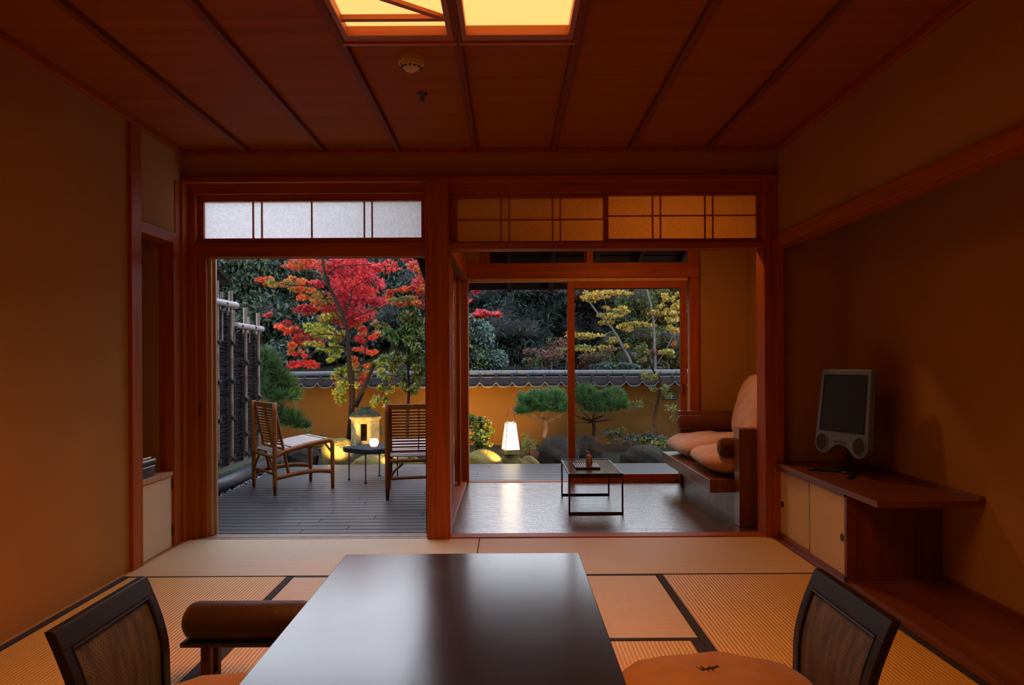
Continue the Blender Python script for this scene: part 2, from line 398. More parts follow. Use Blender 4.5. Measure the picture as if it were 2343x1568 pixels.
# right: hanging wall over the recess, beam, recess walls and board floor
S('wall_right', M['plaster'], (XR, XR+.05, YF, YB-.04, 1.86, CH), (XRR, XRR+.08, YF, YB+.1, -.1, CH),
  (1.70, XRR+.05, YB+.02, YB+.1, -.1, CH), bev=0)
S('trim_4', M['wood_y'], (XR-.025, XR+.075, YF, YB-.02, 1.792, 1.862), bev=.004)
S('trim_5', M['plaster'], (XR+.05, XRR, YF, YB+.02, 2.28, 2.32), bev=0)
recess = S('floor_recess', M['dark_y'], (1.665, XRR, YF, YB+.02, -.1, .012), bev=.002)
S('trim_6', M['dark_y'], (XRR-.02, XRR, YF, 3.66, .012, .04), bev=.001)
S('trim_7', M['wood_y'], (XL, XL+.03, YF, YB, CH-.035, CH), (XR-.03, XR, YF, YB, CH-.035, CH), (XL, XR, YB-.07, YB-.04, CH-.03, CH))
# back wall: everything above and between the openings
S('wall_back', M['plaster'], (XL-.1, XR+.1, YB-.04, YB+.10, 2.24, CH), bev=0)
S('trim_8', M['wood_x'], (XL, XR+.02, YB-.075, YB+.06, 2.208, 2.242), bev=.004)
S('trim_9', M['wood_x'], (XL+.03, 1.60, YB-.01, YB+.10, 2.15, 2.21), bev=.003)
S('trim_10', M['wood_z'], (-.508, -.363, YB-.06, YB+.10, -.05, 2.21), bev=.004)       # pillar between the openings
S('trim_11', M['wood_z'], (1.585, 1.705, YB-.06, YB+.10, -.05, 2.21), bev=.005)       # post at the right corner
S('trim_12', M['wood_z'], (XL-.02, -1.945, YB-.02, YB+.12, -.05, 2.21), bev=.003)
S('trim_13', M['wood_x'], (-1.95, -.508, YB-.02, YB+.10, 1.757, 1.842), (-1.95, -.508, YB, YB+.09, 1.835, 1.875), bev=.003)
S('trim_14', M['wood_x'], (-.363, 1.585, YB-.03, YB+.10, 1.795, 1.835), bev=.003)
S('trim_15', M['wood_x'], (-.363, 1.585, YB-.035, YB+.02, -.05, .006), (-.363, 1.585, YB+.03, YB+.085, -.05, .002), (-.363, 1.585, YB+.018, YB+.032, -.05, -.006), bev=.001)
S('trim_16', M['plinth'], (-1.95, -.508, YB-.03, YB+.01, -.05, .0), (-1.95, -.508, YB+.02, YB+.05, -.05, .0), (-1.95, -.508, YB+.06, YB+.12, -.06, -.004), (-1.95, -.508, YB, YB+.1, -.05, -.012), bev=.001)
# ceiling battens
def batten(i, x, y0, y1):
    o = MB().box(x-.016, x+.016, y0, y1, CH-.028, CH+.001).build('trim_%d' % (20+i), M['batten'], None, .003); struct(o)
for i, x in enumerate((-1.598, -1.13, -.668, -.197, .283, .754, 1.231)):
    batten(i, x, YF, YB-.06)
# left paper window above the opening
def paper_window(idx, x0, x1, z0, z1, y, sash, pm, vbars, hbars, th=.03, bar=.008):
    w = thing('window_%d' % idx, '', 'window', ((x0+x1)/2, y, z0)); del w['category']; del w['label']; w['kind'] = 'structure'
    l, r, b, t = sash
    m = MB(); m.box(x0, x1, y-th/2, y+th/2, z1-t, z1); m.box(x0, x1, y-th/2, y+th/2, z0, z0+b)
    m.box(x0, x0+l, y-th/2, y+th/2, z0+b, z1-t); m.box(x1-r, x1, y-th/2, y+th/2, z0+b, z1-t)
    m.build('window_frame', M['wood_x'], w, .002)
    m = MB()
    for x in vbars: m.box(x-bar/2, x+bar/2, y-th*.35, y+th*.1, z0+b, z1-t)
    for z in hbars: m.box(x0+l, x1-r, y-th*.33, y+th*.08, z-bar/2, z+bar/2)
    if vbars or hbars: m.build('lattice', M['wood_z'], w)
    MB().box(x0+l, x1-r, y+th*.12, y+th*.2, z0+b, z1-t).build('paper_pane' if pm != M['glass'] else 'glass_pane', pm, w)
    return w
kx = lambda px: (px-VX)*YB/F
kz = lambda py: CZ-(py-VY)*YB/F
paper_window(1, -1.945, -.508, 1.872, 2.155, YB+.04, (.035, .034, .006, .045), M['paper_w'],
             [kx(577), kx(597), kx(712), kx(833), kx(851)], [], .035)
za, zb = 1.832, 2.165
paper_window(2, -.363, .625, za, zb, YB+.055, (.045, .018, .022, .04), M['paper_o'], [kx(1148), kx(1167), kx(1267), kx(1285)], [kz(500)])
paper_window(3, .612, 1.588, za, zb, YB+.02, (.02, .028, .028, .035), M['paper_o'], [kx(1496), kx(1514), kx(1616), kx(1634)], [kz(495)])
# doors pushed back into their pocket at the left of the opening
S('door_1', M['wood_z'], (-2.6, -1.90, YB+.03, YB+.06, .0, 1.77), bev=.002)
S('door_2', M['pale_z'], (-2.6, -1.885, YB+.075, YB+.10, .0, 1.77), bev=.002)
S('door_3', M['pale_z'], (-2.6, -1.872, YB+.115, YB+.14, -.03, 1.80), bev=.002)
MB().box(-1.944, -1.938, YB+.024, YB+.031, .76, .84).build('pull_slot', M['blackmetal'], bpy.data.objects['door_1'])
S('wall_outer', M['rafter'], (-2.9, XL-.02, YB+.16, YB+.2, -.1, 2.4), (-2.9, -2.6, YB-.1, YB+.16, -.1, 2.4), bev=0)
# ------------------------------------------------------------------ tatami mats
def mat_(x0, x1, y0, y1, ax, edge, label, grp='tatami mats covering the floor'):
    t = thing('tatami_mat', label, 'tatami mat', ((x0+x1)/2, (y0+y1)/2, -.05), 0, grp)
    e = .036; xa, xb, ya, yb = x0, x1, y0, y1
    m = MB()
    if 'l' in edge: m.box(x0, x0+e, y0, y1, -.05, .0012); xa += e
    if 'r' in edge: m.box(x1-e, x1, y0, y1, -.05, .0012); xb -= e
    if 'b' in edge: m.box(x0, x1, y1-e*.75, y1, -.05, .0012); yb -= e*.75
    if 'B' in edge: m.box(x0, x1, y1-.013, y1, -.05, .0012); yb -= .013
    if 'f' in edge: m.box(x0, x1, y0, y0+e*.75, -.05, .0012); ya += e*.75
    MB().box(xa+.001, xb-.001, ya+.001, yb-.001, -.05, 0).build('rush_surface', M['tat_x' if ax == 'x' else 'tat_y'], t, .002)
    if m.v: m.build('cloth_edging', M['cloth_edge'], t)
    return t
g = .002
TL, TR = XL+.022, 1.623
XM0, XM1 = -1.105, .748
mat_(TL, -.186, 3.872, YB-.036, 'x', '', 'pale unedged tatami mat along the sill of the garden opening, left of the thin seam')
mat_(-.183, TR, 3.872, YB-.036, 'x', '', 'pale unedged tatami mat along the sill of the sunroom, right of the thin seam')
mat_(XM0, XM1, 2.955, 3.87, 'x', 'bf', 'tatami mat with crosswise weave under the far end of the black table')
mat_(TL, XM0-g, 2.05, 3.87, 'y', 'lrB', 'orange tatami mat with lengthwise weave along the left wall, under the armrest')
mat_(XM1+g, TR, 2.05, 3.87, 'y', 'lrB', 'orange tatami mat with lengthwise weave right of the table, beside the dark board floor')
mat_(XM0, -.18, 1.13, 2.953, 'y', 'lr', 'tatami mat with lengthwise weave under the left half of the black table')
mat_(-.178, XM1, 1.13, 2.953, 'y', 'lr', 'tatami mat with lengthwise weave under the right half of the black table')
mat_(TL, XM0-g, .2, 2.048, 'y', 'lrb', 'tatami mat beneath the cane-backed floor chair at the left wall')
mat_(XM1+g, TR, .2, 2.048, 'y', 'lrb', 'tatami mat beneath the cane-backed floor chair at the right')
for (a, b_, c_, d_) in ((TL, -.18, YF, .198), (-.178, TR, YF, .198)):
    pass
S('floor_near', M['tat_x'], (TL, TR, YF, .198, -.05, 0), bev=0)
S('floor_near_middle', M['tat_x'], (XM0, XM1, .2, 1.128, -.05, 0), bev=0)
# ------------------------------------------------------------------ ceiling lamp
lamp = thing('ceiling_lamp', 'recessed wooden ceiling lamp with two glowing paper panels', 'ceiling lamp', (-.19, 2.3, CH))
Y0, Y1 = 1.58, 3.035
for (xa, xb) in ((-.652, -.213), (-.181, .267)):
    fr = MB(); z0, z1 = CH-.022, CH+.04
    fr.box(xa, xb, Y1-.06, Y1, z0, z1); fr.box(xa, xb, Y0, Y0+.06, z0, z1)
    fr.box(xa, xa+.022, Y0+.06, Y1-.06, z0, z1); fr.box(xb-.022, xb, Y0+.06, Y1-.06, z0, z1)
    fr.box(xa-.01, xb+.01, Y1-.004, Y1+.018, z0-.008, CH+.002)
    f = fr.build('frame', M['frame_l'], lamp, .002)
    MB().box(xa+.022, xb-.022, Y0+.06, Y1-.06, CH+.018, CH+.026).build('paper_panel', M['lamp'], lamp)
st = MB(); st.box(-.63, -.235, 2.868, 2.892, CH-.004, CH+.016)
st.bar((-.235, 2.875, CH+.002), (-.630, 2.565, CH+.002), .024, .016)
st.build('decorative_strip', M['frame_l'], lamp, .001)
MB().box(-.67, .285, Y0-.03, Y1+.02, CH+.06, CH+.10).build('housing', M['frame_l'], lamp)
# smoke detector, sprinkler
dx, dy = P(941, 130, 3.24)[0], 3.24
sd = thing('smoke_detector', 'round cream smoke detector on the dark ceiling', 'smoke detector', (dx, dy, CH))
MB().lathe([(.056, 0), (.056, -.022), (.054, -.03)], (dx, dy, CH), 32).build('base_ring', M['white_pl'], sd, 0, True).modifiers.new('e', 'EDGE_SPLIT')
MB().lathe([(.050, -.03), (.044, -.040), (.028, -.056), (.018, -.062), (.004, -.063)], (dx, dy, CH), 32).build('sensor_head', M['white_pl'], sd, 0, True)
m = MB()
for k in range(12):
    a = 2*PI*k/12; m.obox((dx+.040*math.cos(a), dy+.040*math.sin(a), CH-.046), (.012, .006, .005), Matrix.Rotation(a+PI/2, 3, 'Z'))
m.build('vent_slots', M['blackmetal'], sd)
px_, py_ = P(966, 215, 3.68)[0], 3.68
sp = thing('sprinkler', 'small metal sprinkler head on the ceiling behind the smoke detector', 'sprinkler', (px_, py_, CH))
M['steel_d'] = plain('dark_steel', (.12, .11, .10), .4, 1)
MB().lathe([(.027, 0), (.027, -.004), (.012, -.009), (.010, -.02)], (px_, py_, CH), 20).build('escutcheon', M['steel_d'], sp, 0, True)
m = MB(); m.lathe([(.003, -.018), (.003, -.036), (.016, -.038), (.016, -.041)], (px_, py_, CH), 12)
for k in (-1, 1): m.tube([(px_+k*.007, py_, CH-.018), (px_+k*.011, py_, CH-.028), (px_, py_, CH-.037)], .0022, 6)
m.build('deflector', M['steel_d'], sp)

# ------------------------------------------------------------------ niche cabinet on the left
nc = thing('niche_cabinet', 'low cream-doored cabinet built into the niche in the left wall', 'cabinet', (XL-.25, 4.29, -.04))
MB().box(XL-.52, XL+.004, 4.087, 4.493, .425, .452).build('top', M['pale_z'], nc, .002)
MB().box(XL-.52, XL-.03, 4.087, 4.49, -.04, .42).build('body', M['dark_z'], nc)
d = MB().box(XL-.03, XL-.004, 4.09, 4.488, .0, .42).build('door', M['white_door'], nc, .001)
MB().box(XL-.006, XL-.001, 4.103, 4.113, .325, .375).build('handle', M['blackmetal'], d)
for z in (.345, .07): MB().box(XL-.006, XL+.004, 4.484, 4.492, z, z+.06).build('hinge', M['blackmetal'], nc)
bx = thing('lacquer_box', 'black lacquered box with a gilt lid on the niche shelf', 'box', (XL-.13, 4.18, .452))
MB().box(XL-.24, XL-.025, 4.10, 4.33, .453, .515).build('body', M['blacklac'], bx, .006)
MB().box(XL-.245, XL-.020, 4.095, 4.335, .515, .555).build('lid', M['blacklac'], bx, .012)
MB().box(XL-.22, XL-.04, 4.12, 4.31, .555, .562).build('gilt_rim', M['gold'], bx, .001)

# ------------------------------------------------------------------ tv cabinet on the right
tc = thing('tv_cabinet', 'low cabinet with two cream sliding doors and long dark counter', 'cabinet', (1.9, 4.1, 0))
YC = 3.69
MB().box(1.645, XRR-.005, 3.36, YB+.01, .435, .463).build('counter_top', M['dark_y'], tc, .002)
MB().box(XRR-.03, XRR-.002, 3.36, YB+.01, .463, .482).build('upstand', M['dark_y'], tc, .001)
m = MB(); m.box(1.69, XRR, YC, YC+.025, .012, .435); m.box(1.69, XRR-.01, YB-.02, YB+.01, .012, .435); m.box(XRR-.03, XRR-.01, YC+.03, YB-.03, .012, .435)
m.build('body', M['dark_z'], tc, .002)
m = MB(); m.box(1.655, 1.70, YC, YB-.03, .0, .028); m.box(1.655, 1.70, YC, YB-.03, .418, .434); m.box(1.655, 1.705, YC-.002, YC+.026, .0, .434)
m.build('door_track', M['dark_y'], tc, .002)
for (ya, yb, x, hy, nm) in ((YC+.028, 4.16, 1.664, YC+.065, 'near'), (4.15, YB-.045, 1.678, YB-.09, 'far')):
    d = MB().box(x, x+.011, ya, yb, .028, .418).build('sliding_door', M['white_door'], tc, .001)
    MB().lathe([(.019, 0), (.019, .004), (.016, .0045), (.015, .002)], (x-.0035, hy, .21), 20, 'x').build('finger_pull', M['blackmetal'], d)
    MB().box(x-.001, x+.0125, yb-.0 if nm == 'near' else ya-.006, yb+.008 if nm == 'near' else ya, .028, .418).build('door_edge', M['dark_z'], d)

# ------------------------------------------------------------------ television
tx, ty = 1.845, 4.165
ang = math.atan2(-.314, -.95) + PI/2          # local -Y faces the room
tv = thing('television', 'grey flat-panel television on a pedestal, turned toward the room', 'television', (tx, ty, .463), ang)
tilt = Matrix.Translation((0, .0, .10)) @ Matrix.Rotation(math.radians(-6.0), 4, 'X')
def tvp(u, v, d): return tuple(tilt @ Vector((u, d, v)))
hw = .198
out = [(-hw*.93, .48), (hw*.93, .48)]
def arc(cx, cy, r, a0, a1, n): return [(cx+r*math.cos(math.radians(a0+(a1-a0)*i/n)), cy+r*math.sin(math.radians(a0+(a1-a0)*i/n))) for i in range(n+1)]
out += [(hw, .10)] + arc(hw-.062, .062, .062, 0, -115, 9) + arc(0, -.045, .105, 40, 140, 9)[0:10] + arc(-hw+.062, .062, .062, -65, -180, 9) + [(-hw, .10)]
MB().prism(out, tvp, -.018, .02).build('bezel', M['tvgrey'], tv, .004, local=True)
back = [(-hw*.8, .44), (hw*.8, .44), (hw*.85, .1), (-hw*.85, .1)]
MB().prism(back, tvp, .02, .055).build('back_shell', M['tvdark'], tv, .01, local=True)
m = MB(); a_, b_ = (-.155, .44), (.155, .14)
MB().prism([(-.155, .443), (.155, .443), (.163, .14), (-.163, .14)], tvp, -.0195, -.015).build('screen', M['screen'], tv, local=True)
m = MB(); q = [(-.158, .447), (.158, .447), (.166, .135), (-.166, .135)]
for i in range(4):
    (u0, v0), (u1, v1) = q[i], q[(i+1) % 4]; m.bar(tvp(u0, v0, -.0185), tvp(u1, v1, -.0185), .005, .005)
m.build('screen_rim', M['blackmetal'], tv, local=True)
for sx in (-1, 1):
    m = MB(); cx, cz = sx*(hw-.058), .066
    m.prism([(cx+.048*math.cos(2*PI*i/28), cz+.054*math.sin(2*PI*i/28)) for i in range(28)], tvp, -.018, -.0235)
    spk = m.build('speaker', M['tvgrey'], tv, .003, local=True)
    m = MB(); m.prism([(cx+.040*math.cos(2*PI*i/28), cz+.046*math.sin(2*PI*i/28)) for i in range(28)], tvp, -.0235, -.0262)
    m.build('speaker_cloth', M['tvdark'], spk, .002, local=True)
m = MB()
for k in range(6): m.prism([(-.045+k*.017+.004*math.cos(a), .078-abs(k-2.5)*.002+.004*math.sin(a)) for a in [2*PI*i/10 for i in range(10)]], tvp, -.018, -.021)
m.build('control_button', M['tvdark'], tv, local=True)
m = MB(); m.tube([(0, .05, .0), (0, .05, .12), (0, .045, .20)], [.018, .016, .02], 14)
m.build('pedestal', M['blackmetal'], tv, smooth=True, local=True)
m = MB()
for s_ in (-1, 1):
    m.tube([(0, .06, .012), (s_*.06, .02, .012), (s_*.14, -.06, .011), (s_*.155, -.10, .008)], [.012, .011, .009, .007], 8)
m.lathe([(.001, 0), (.05, 0), (.05, .008), (.03, .018), (.02, .022)], (0, .05, 0), 24)
m.tube([(0, .05, .012), (0, .13, .01)], [.014, .01], 8)
m.build('stand_base', M['blackmetal'], tv, smooth=True, local=True)

# ------------------------------------------------------------------ black lacquer table
TX0, TX1, TY0, TY1, TZ = -.655, .279, 1.42, 3.02, .33
tb = thing('low_table', 'long black lacquered low table in the middle of the tatami room', 'table', ((TX0+TX1)/2, (TY0+TY1)/2, 0))
def rrect(x0, x1, y0, y1, r, n=5):
    p = []
    for cx, cy, a in ((x1-r, y1-r, 0), (x0+r, y1-r, 90), (x0+r, y0+r, 180), (x1-r, y0+r, 270)):
        p += [(cx+r*math.cos(math.radians(a+90*i/n)), cy+r*math.sin(math.radians(a+90*i/n))) for i in range(n+1)]
    return p
MB().prism(rrect(TX0, TX1, TY0, TY1, .012), lambda u, v, d: (u, v, d), TZ-.026, TZ).build('table_top', M['lacquer'], tb, .003)
m = MB(); e = .05
m.box(TX0+e, TX1-e, TY0+e, TY0+e+.02, TZ-.085, TZ-.026); m.box(TX0+e, TX1-e, TY1-e-.02, TY1-e, TZ-.085, TZ-.026)
m.box(TX0+e, TX0+e+.02, TY0+e, TY1-e, TZ-.085, TZ-.026); m.box(TX1-e-.02, TX1-e, TY0+e, TY1-e, TZ-.085, TZ-.026)
m.build('apron', M['lacquer'], tb, .002)
for x in (TX0+.045, TX1-.105):
    for y in (TY0+.045, TY1-.105):
        MB().box(x, x+.06, y, y+.06, .0015, TZ-.026).build('leg', M['lacquer'], tb, .004)

# ------------------------------------------------------------------ floor chairs
def pillow(mb, c, sx, sy, h, p=3.2, nu=22, bulge=.5, R=None, wob=.006, seed=0):
    """closed cushion, flat underside, rounded-square outline"""
    r_ = random.Random(seed); ph = [r_.uniform(0, 6.28) for _ in range(6)]; R = R or Matrix.Identity(3); c = Vector(c)
    def pt(u, v, top):
        a = 2*PI*u; ca, sa = math.cos(a), math.sin(a)
        k = (abs(ca)**p + abs(sa)**p) ** (-1/p)
        x = ca*k*v; y = sa*k*v
        e = max(0, 1-v**2.6)**.5
        z = e*h*(bulge if top else -(1-bulge))
        z += (wob*math.sin(7*x+ph[0])*math.cos(6*y+ph[1])+wob*.6*math.sin(13*x+9*y+ph[2]))*e*(1 if top else .2)
        return c + R @ Vector((x*sx/2*(1+.02*math.sin(3*a+ph[3])*v), y*sy/2, z))
    n = 40; rings = [1-(1-i/14)**1.6 for i in range(15)][::-1]
    vs = []; fs = []
    for top in (1, 0):
        for i, v in enumerate(rings):
            if top == 0 and i == 0: continue
            if v < 1e-6: vs.append(pt(0, 0, top)); continue
            for j in range(n): vs.append(pt(j/n, v, top))
    k = len(rings)-1
    for i in range(k-1):
        for j in range(n): fs.append((i*n+j, i*n+(j+1) % n, (i+1)*n+(j+1) % n, (i+1)*n+j))
    tp = k*n
    for j in range(n): fs.append(((k-1)*n+j, (k-1)*n+(j+1) % n, tp))
    o2 = tp+1
    for j in range(n): fs.append((j, o2+j, o2+(j+1) % n, (j+1) % n))
    for i in range(k-2):
        for j in range(n): fs.append((o2+i*n+j, o2+(i+1)*n+j, o2+(i+1)*n+(j+1) % n, o2+i*n+(j+1) % n))
    bp = o2+(k-1)*n
    for j in range(n): fs.append((o2+(k-2)*n+(j+1) % n, o2+(k-2)*n+j, bp))
    mb.add(vs, fs); return mb
prof = [(.100, -.005), (.16, .0), (.287, .004), (.35, .018), (.40, .036), (.44, .052), (.482, .070)]   # (z, lean)
def lean(z):
    for (z0, l0), (z1, l1) in zip(prof, prof[1:]):
        if z <= z1: return l0+(l1-l0)*(z-z0)/(z1-z0)
    return prof[-1][1]
def make_chair():
    """faces local +X; back panel at x = -.25"""
    t = thing('floor_chair', '', 'floor chair', (0,0,0))
    bx0 = -.25; hw = .228
    def slab(y0, y1, z0, z1, t0, t1, n=10, yf=None):
        m = MB(); st = []
        for i in range(n+1):
            z = z0+(z1-z0)*i/n; l = bx0-lean(z); s = 1-.03*(1-(z-.1)/.38)
            a, b = (y0*s, y1*s)
            st.append([(l+t0, a, z), (l+t1, a, z), (l+t1, b, z), (l+t0, b, z)])
        vs = [v for r in st for v in r]
        fs = [(4*i+j, 4*i+(j+1) % 4, 4*i+4+(j+1) % 4, 4*i+4+j) for i in range(n) for j in range(4)] + [(3,2,1,0), tuple(4*n+j for j in range(4))]
        return m.add(vs, fs)
    slab(-hw, hw, .432, .482, -.012, .012).build('top_rail', M['blackwood'], t, .004, local=True)
    for s in (-1, 1):
        slab(*sorted((s*hw, s*(hw-.036))), (.10), .434, -.012, .012).build('back_stile', M['blackwood'], t, .003, local=True)
    slab(-hw+.036, hw-.036, .15, .175, -.010, .010, 2).build('lower_rail', M['blackwood'], t, .002, local=True)
    cane = slab(-hw+.034, hw-.034, .17, .436, -.004, .004).build('cane_panel', M['rattan'], t, local=True)
    m = MB(); zz = [.17+.260*i/10 for i in range(11)]
    for s in (-1, 1): m.tube([(bx0-lean(z)+.009, s*(hw-.040)*(1-.03*(1-(z-.1)/.38)), z) for z in zz], .004, 6)
    m.tube([(bx0-lean(.429)+.010, -hw+.04, .429), (bx0-lean(.429)+.010, hw-.04, .429)], .0045, 6)
    m.build('bead', M['blackwood'], cane, local=True)
    MB().prism(rrect(-.27, .25, -.235, .235, .05), lambda u, v, d: (u, v, d), .085, .11).build('seat_board', M['blackwood'], t, .004, local=True)
    for x in (-.22, .2):
        for y in (-.19, .19): MB().box(x-.02, x+.02, y-.02, y+.02, 0, .085).build('leg', M['blackwood'], t, .003, local=True)
    return t
ch = make_chair(); ch['group'] = 'floor chairs at the low table'
ch['label'] = 'black floor chair with woven cane back on the left side of the table'
ch.location = (-.75, 1.97, 0)
ch2 = dup(ch, (.60, 2.012, 0), PI, 'black floor chair with woven cane back on the right side of the table')
cu = pillow(MB(), (-.735, 1.93, .177), .48, .50, .14, 3.4, seed=3).build('seat_cushion', M['seat_o'], None, 0, True)
tag(cu, 'orange-brown seat cushion on the left floor chair, partly under the table edge', 'cushion', 'floor chair cushions')
cu = pillow(MB(), (.575, 2.03, .178), .56, .54, .15, 2.7, seed=5).build('seat_cushion', M['seat_o'], None, 0, True)
tag(cu, 'orange-brown seat cushion with a small dark sprig motif on the right floor chair', 'cushion', 'floor chair cushions')
# sprig motif stitched into the cushion
m = MB(); q = Vector((.548, 2.078, .2515))
def ln(a, b, w): m.bar((q.x+a[0], q.y+a[1], q.z+.0), (q.x+b[0], q.y+b[1], q.z+.0), w, .002)
ln((-.03, -.01), (.012, .004), .004); ln((.012, .004), (.032, .016), .006)
for a, b in (((-.02, -.006), (-.032, .008)), ((-.01, -.003), (-.018, .014)), ((-.015, -.005), (-.022, -.02)), ((-.003, 0), (-.004, -.018)), ((0, .001), (.008, .014)), ((.008, .003), (.012, -.012)), ((-.026, -.008), (-.038, -.014))): ln(a, b, .0025)
m.build('stitched_motif', M['rope'], cu)
# armrest
ar = thing('armrest', 'low armrest with dark brown padded roll on short legs, left of the table', 'armrest', (-.90, 2.6, 0))
m = MB(); n = 24; L0, L1 = -1.125, -.675
rr = [(L0, .2), (L0+.008, .6), (L0+.022, .88), (L0+.045, 1), (L1-.045, 1), (L1-.022, .88), (L1-.008, .6), (L1, .2)]
vs = []
for x, s in rr:
    for j in range(n):
        a = 2*PI*j/n; vs.append((x, 2.6+.072*s*math.cos(a), .213+.063*s*math.sin(a)))
fs = [(i*n+j, i*n+(j+1) % n, (i+1)*n+(j+1) % n, (i+1)*n+j) for i in range(len(rr)-1) for j in range(n)]+[tuple(range(n))[::-1], tuple(range((len(rr)-1)*n, len(rr)*n))]
m.add(vs, fs).build('padded_roll', M['seat_b'], ar, 0, True)
MB().box(L0+.01, L1-.01, 2.535, 2.665, .140, .156).build('board', M['blackmetal'], ar, .005)
for x in (L0+.075, L1-.105):
    for y in (2.55, 2.62): MB().box(x, x+.032, y, y+.032, 0, .14).build('leg', M['leg_wood'], ar, .002)
    MB().box(x, x+.032, 2.582, 2.62, .01, .03).build('foot_bar', M['leg_wood'], ar)

# ================================================================== sunroom
XA, XB_, Y3 = -.40, 2.17, 6.82
kx3 = lambda px: (px-VX)*Y3/F
kz3 = lambda py: CZ-(py-VY)*Y3/F
S('floor_sunroom', M['engawa'], (XA, XB_, YB+.085, Y3+.02, -.05, 0), bev=0)
S('ceiling_sunroom', M['ceil'], (XA-.1, XB_+.1, YB+.1, Y3+.1, 2.33, 2.38), bev=0)
S('wall_sunroom_right', M['plaster'], (XB_, XB_+.1, YB+.1, Y3+.1, -.1, 2.38), (kx3(1597), XB_, Y3, Y3+.08, -.1, 2.38), bev=0)
# left side of the sunroom: low sill, frame posts and a plaster strip above
S('wall_sunroom_left', M['plaster'], (XA-.07, XA-.01, YB+.1, Y3+.06, 2.0, 2.38), (XA, kx3(1112), Y3+.0, Y3+.04, 1.97, 2.33), bev=0)
S('trim_30', M['wood_y'], (XA-.09, XA+.03, YB+.1, Y3+.05, 1.82, 2.0), (XA-.08, XA+.02, YB+.1, Y3+.05, -.05, .012), bev=.003)
S('trim_31', M['wood_z'], (XA-.05, XA-.02, YB+.12, YB+.2, .012, 1.82), (XA-.05, XA-.02, 5.60, 5.66, .012, 1.82), (XA-.05, XA-.02, 5.7, 5.76, .012, 1.82), (XA-.05, XA-.02, 6.55, 6.62, .012, 1.82), bev=.002)
S('trim_32', M['wood_z'], (XA-.09, kx3(1072), Y3-.05, Y3+.07, -.05, 1.83), bev=.003)
S('wall_store', M['rafter'], (XA-.13, XA-.09, YB+.1, Y3-.1, -.1, 2.0), bev=0)
# lintel, transom, posts towards the garden
S('trim_33', M['wood_x'], (XA, kx3(1597), Y3-.06, Y3+.06, kz3(638), kz3(604)), bev=.004)
S('trim_34', M['pale_z'], (XA+.01, 1.62, Y3-.045, Y3+.045, kz3(646), kz3(638)), bev=.001)
S('trim_35', M['wood_x'], (XA, kx3(1597), Y3-.04, Y3+.05, 2.14, 2.33), bev=.002)
S('trim_36', M['wood_z'], (kx3(1576), kx3(1597), Y3-.05, Y3+.05, 0, 2.33), bev=.003)
S('trim_37', M['wood_x'], (XA, 1.62, Y3-.05, Y3-.01, -.02, .004), (XA, 1.62, Y3+.02, Y3+.05, -.02, .002), bev=.001)
def glazed(nm, x0, x1, y, z0, z1, l, r, b, t, th=.032):
    w = thing(nm, '', 'x', ((x0+x1)/2, y, z0)); del w['category']; del w['label']; w['kind'] = 'structure'
    m = MB(); m.box(x0, x0+l, y-th/2, y+th/2, z0, z1); m.box(x1-r, x1, y-th/2, y+th/2, z0, z1)
    m.build('stile', M['wood_z'], w, .003)
    m = MB(); m.box(x0+l, x1-r, y-th/2, y+th/2, z1-t, z1); m.box(x0+l, x1-r, y-th/2, y+th/2, z0, z0+b)
    m.build('rail', M['wood_x'], w, .003)
    MB().box(x0+l, x1-r, y-.002, y+.002, z0+b, z1-t).build('glass_pane', M['glass'], w)
    return w
gd = glazed('door_4', kx3(1298), 1.612, Y3-.025, .004, kz3(646), .064, .058, .062, .062)
MB().lathe([(.017, 0), (.017, -.004), (.013, -.005)], (kx3(1306), Y3-.041, kz3(901)), 20, 'y').build('finger_pull', M['brass'], gd)
MB().box(kx3(1560), kx3(1564), Y3-.043, Y3-.039, kz3(905), kz3(882)).build('lock_slot', M['blackmetal'], gd)
glazed('window_4', kx3(1100), kx3(1352), Y3+.01, kz3(606), 2.15, .085, .055, .004, .03)
glazed('window_5', kx3(1342), kx3(1594), Y3-.03, kz3(606), 2.15, .06, .09, .004, .03)
# downlight in the sunroom ceiling
dl = thing('downlight', 'small round downlight in the sunroom ceiling', 'downlight', (1.0, 5.45, 2.33))
MB().lathe([(.05, -.004), (.045, -.008), (.038, -.008), (.036, 0)], (1.0, 5.45, 2.333), 24).build('ring', M['white_pl'], dl, 0, True)

# ------------------------------------------------------------------ sofa
sf = thing('sofa', 'built-in dark wooden sofa with slab arms along the sunroom wall', 'sofa', (1.85, 5.75, 0))
for y0, y1 in ((4.915, 5.035), (6.60, 6.70)):
    MB().box(1.507, XB_-.005, y0, y1, 0, .645).build('arm', M['sofa_wood'], sf, .004)
MB().box(1.345, XB_-.005, 5.035, 6.60, .207, .292).build('seat_board', M['sofa_wood'], sf, .003)
MB().box(1.53, XB_-.01, 5.036, 6.599, .0, .207).build('plinth', M['plinth'], sf, .001)
def lump(name, mat, c, s, R, label, cat, grp, p=4, seed=0, b=.5, wob=.008):
    o = pillow(MB(), c, s[0], s[1], s[2], p, R=R, bulge=b, seed=seed, wob=wob).build(name, mat, None, 0, True); tag(o, label, cat, grp); return o
RZ = lambda d: Matrix.Rotation(math.radians(d), 3, 'Z')
lump('seat_cushion', M['cushion'], (1.735, 5.45, .385), (.75, .81, .19), RZ(0), 'plump peach seat cushion on the sofa, nearer the tatami room', 'cushion', 'sofa seat cushions', 4.5, 11, wob=.01)
lump('seat_cushion', M['cushion'], (1.735, 6.225, .385), (.76, .76, .20), RZ(1), 'plump peach seat cushion on the sofa, nearer the garden', 'cushion', 'sofa seat cushions', 4.5, 12, wob=.014)
Rb = Matrix.Rotation(math.radians(-73), 3, 'Y')
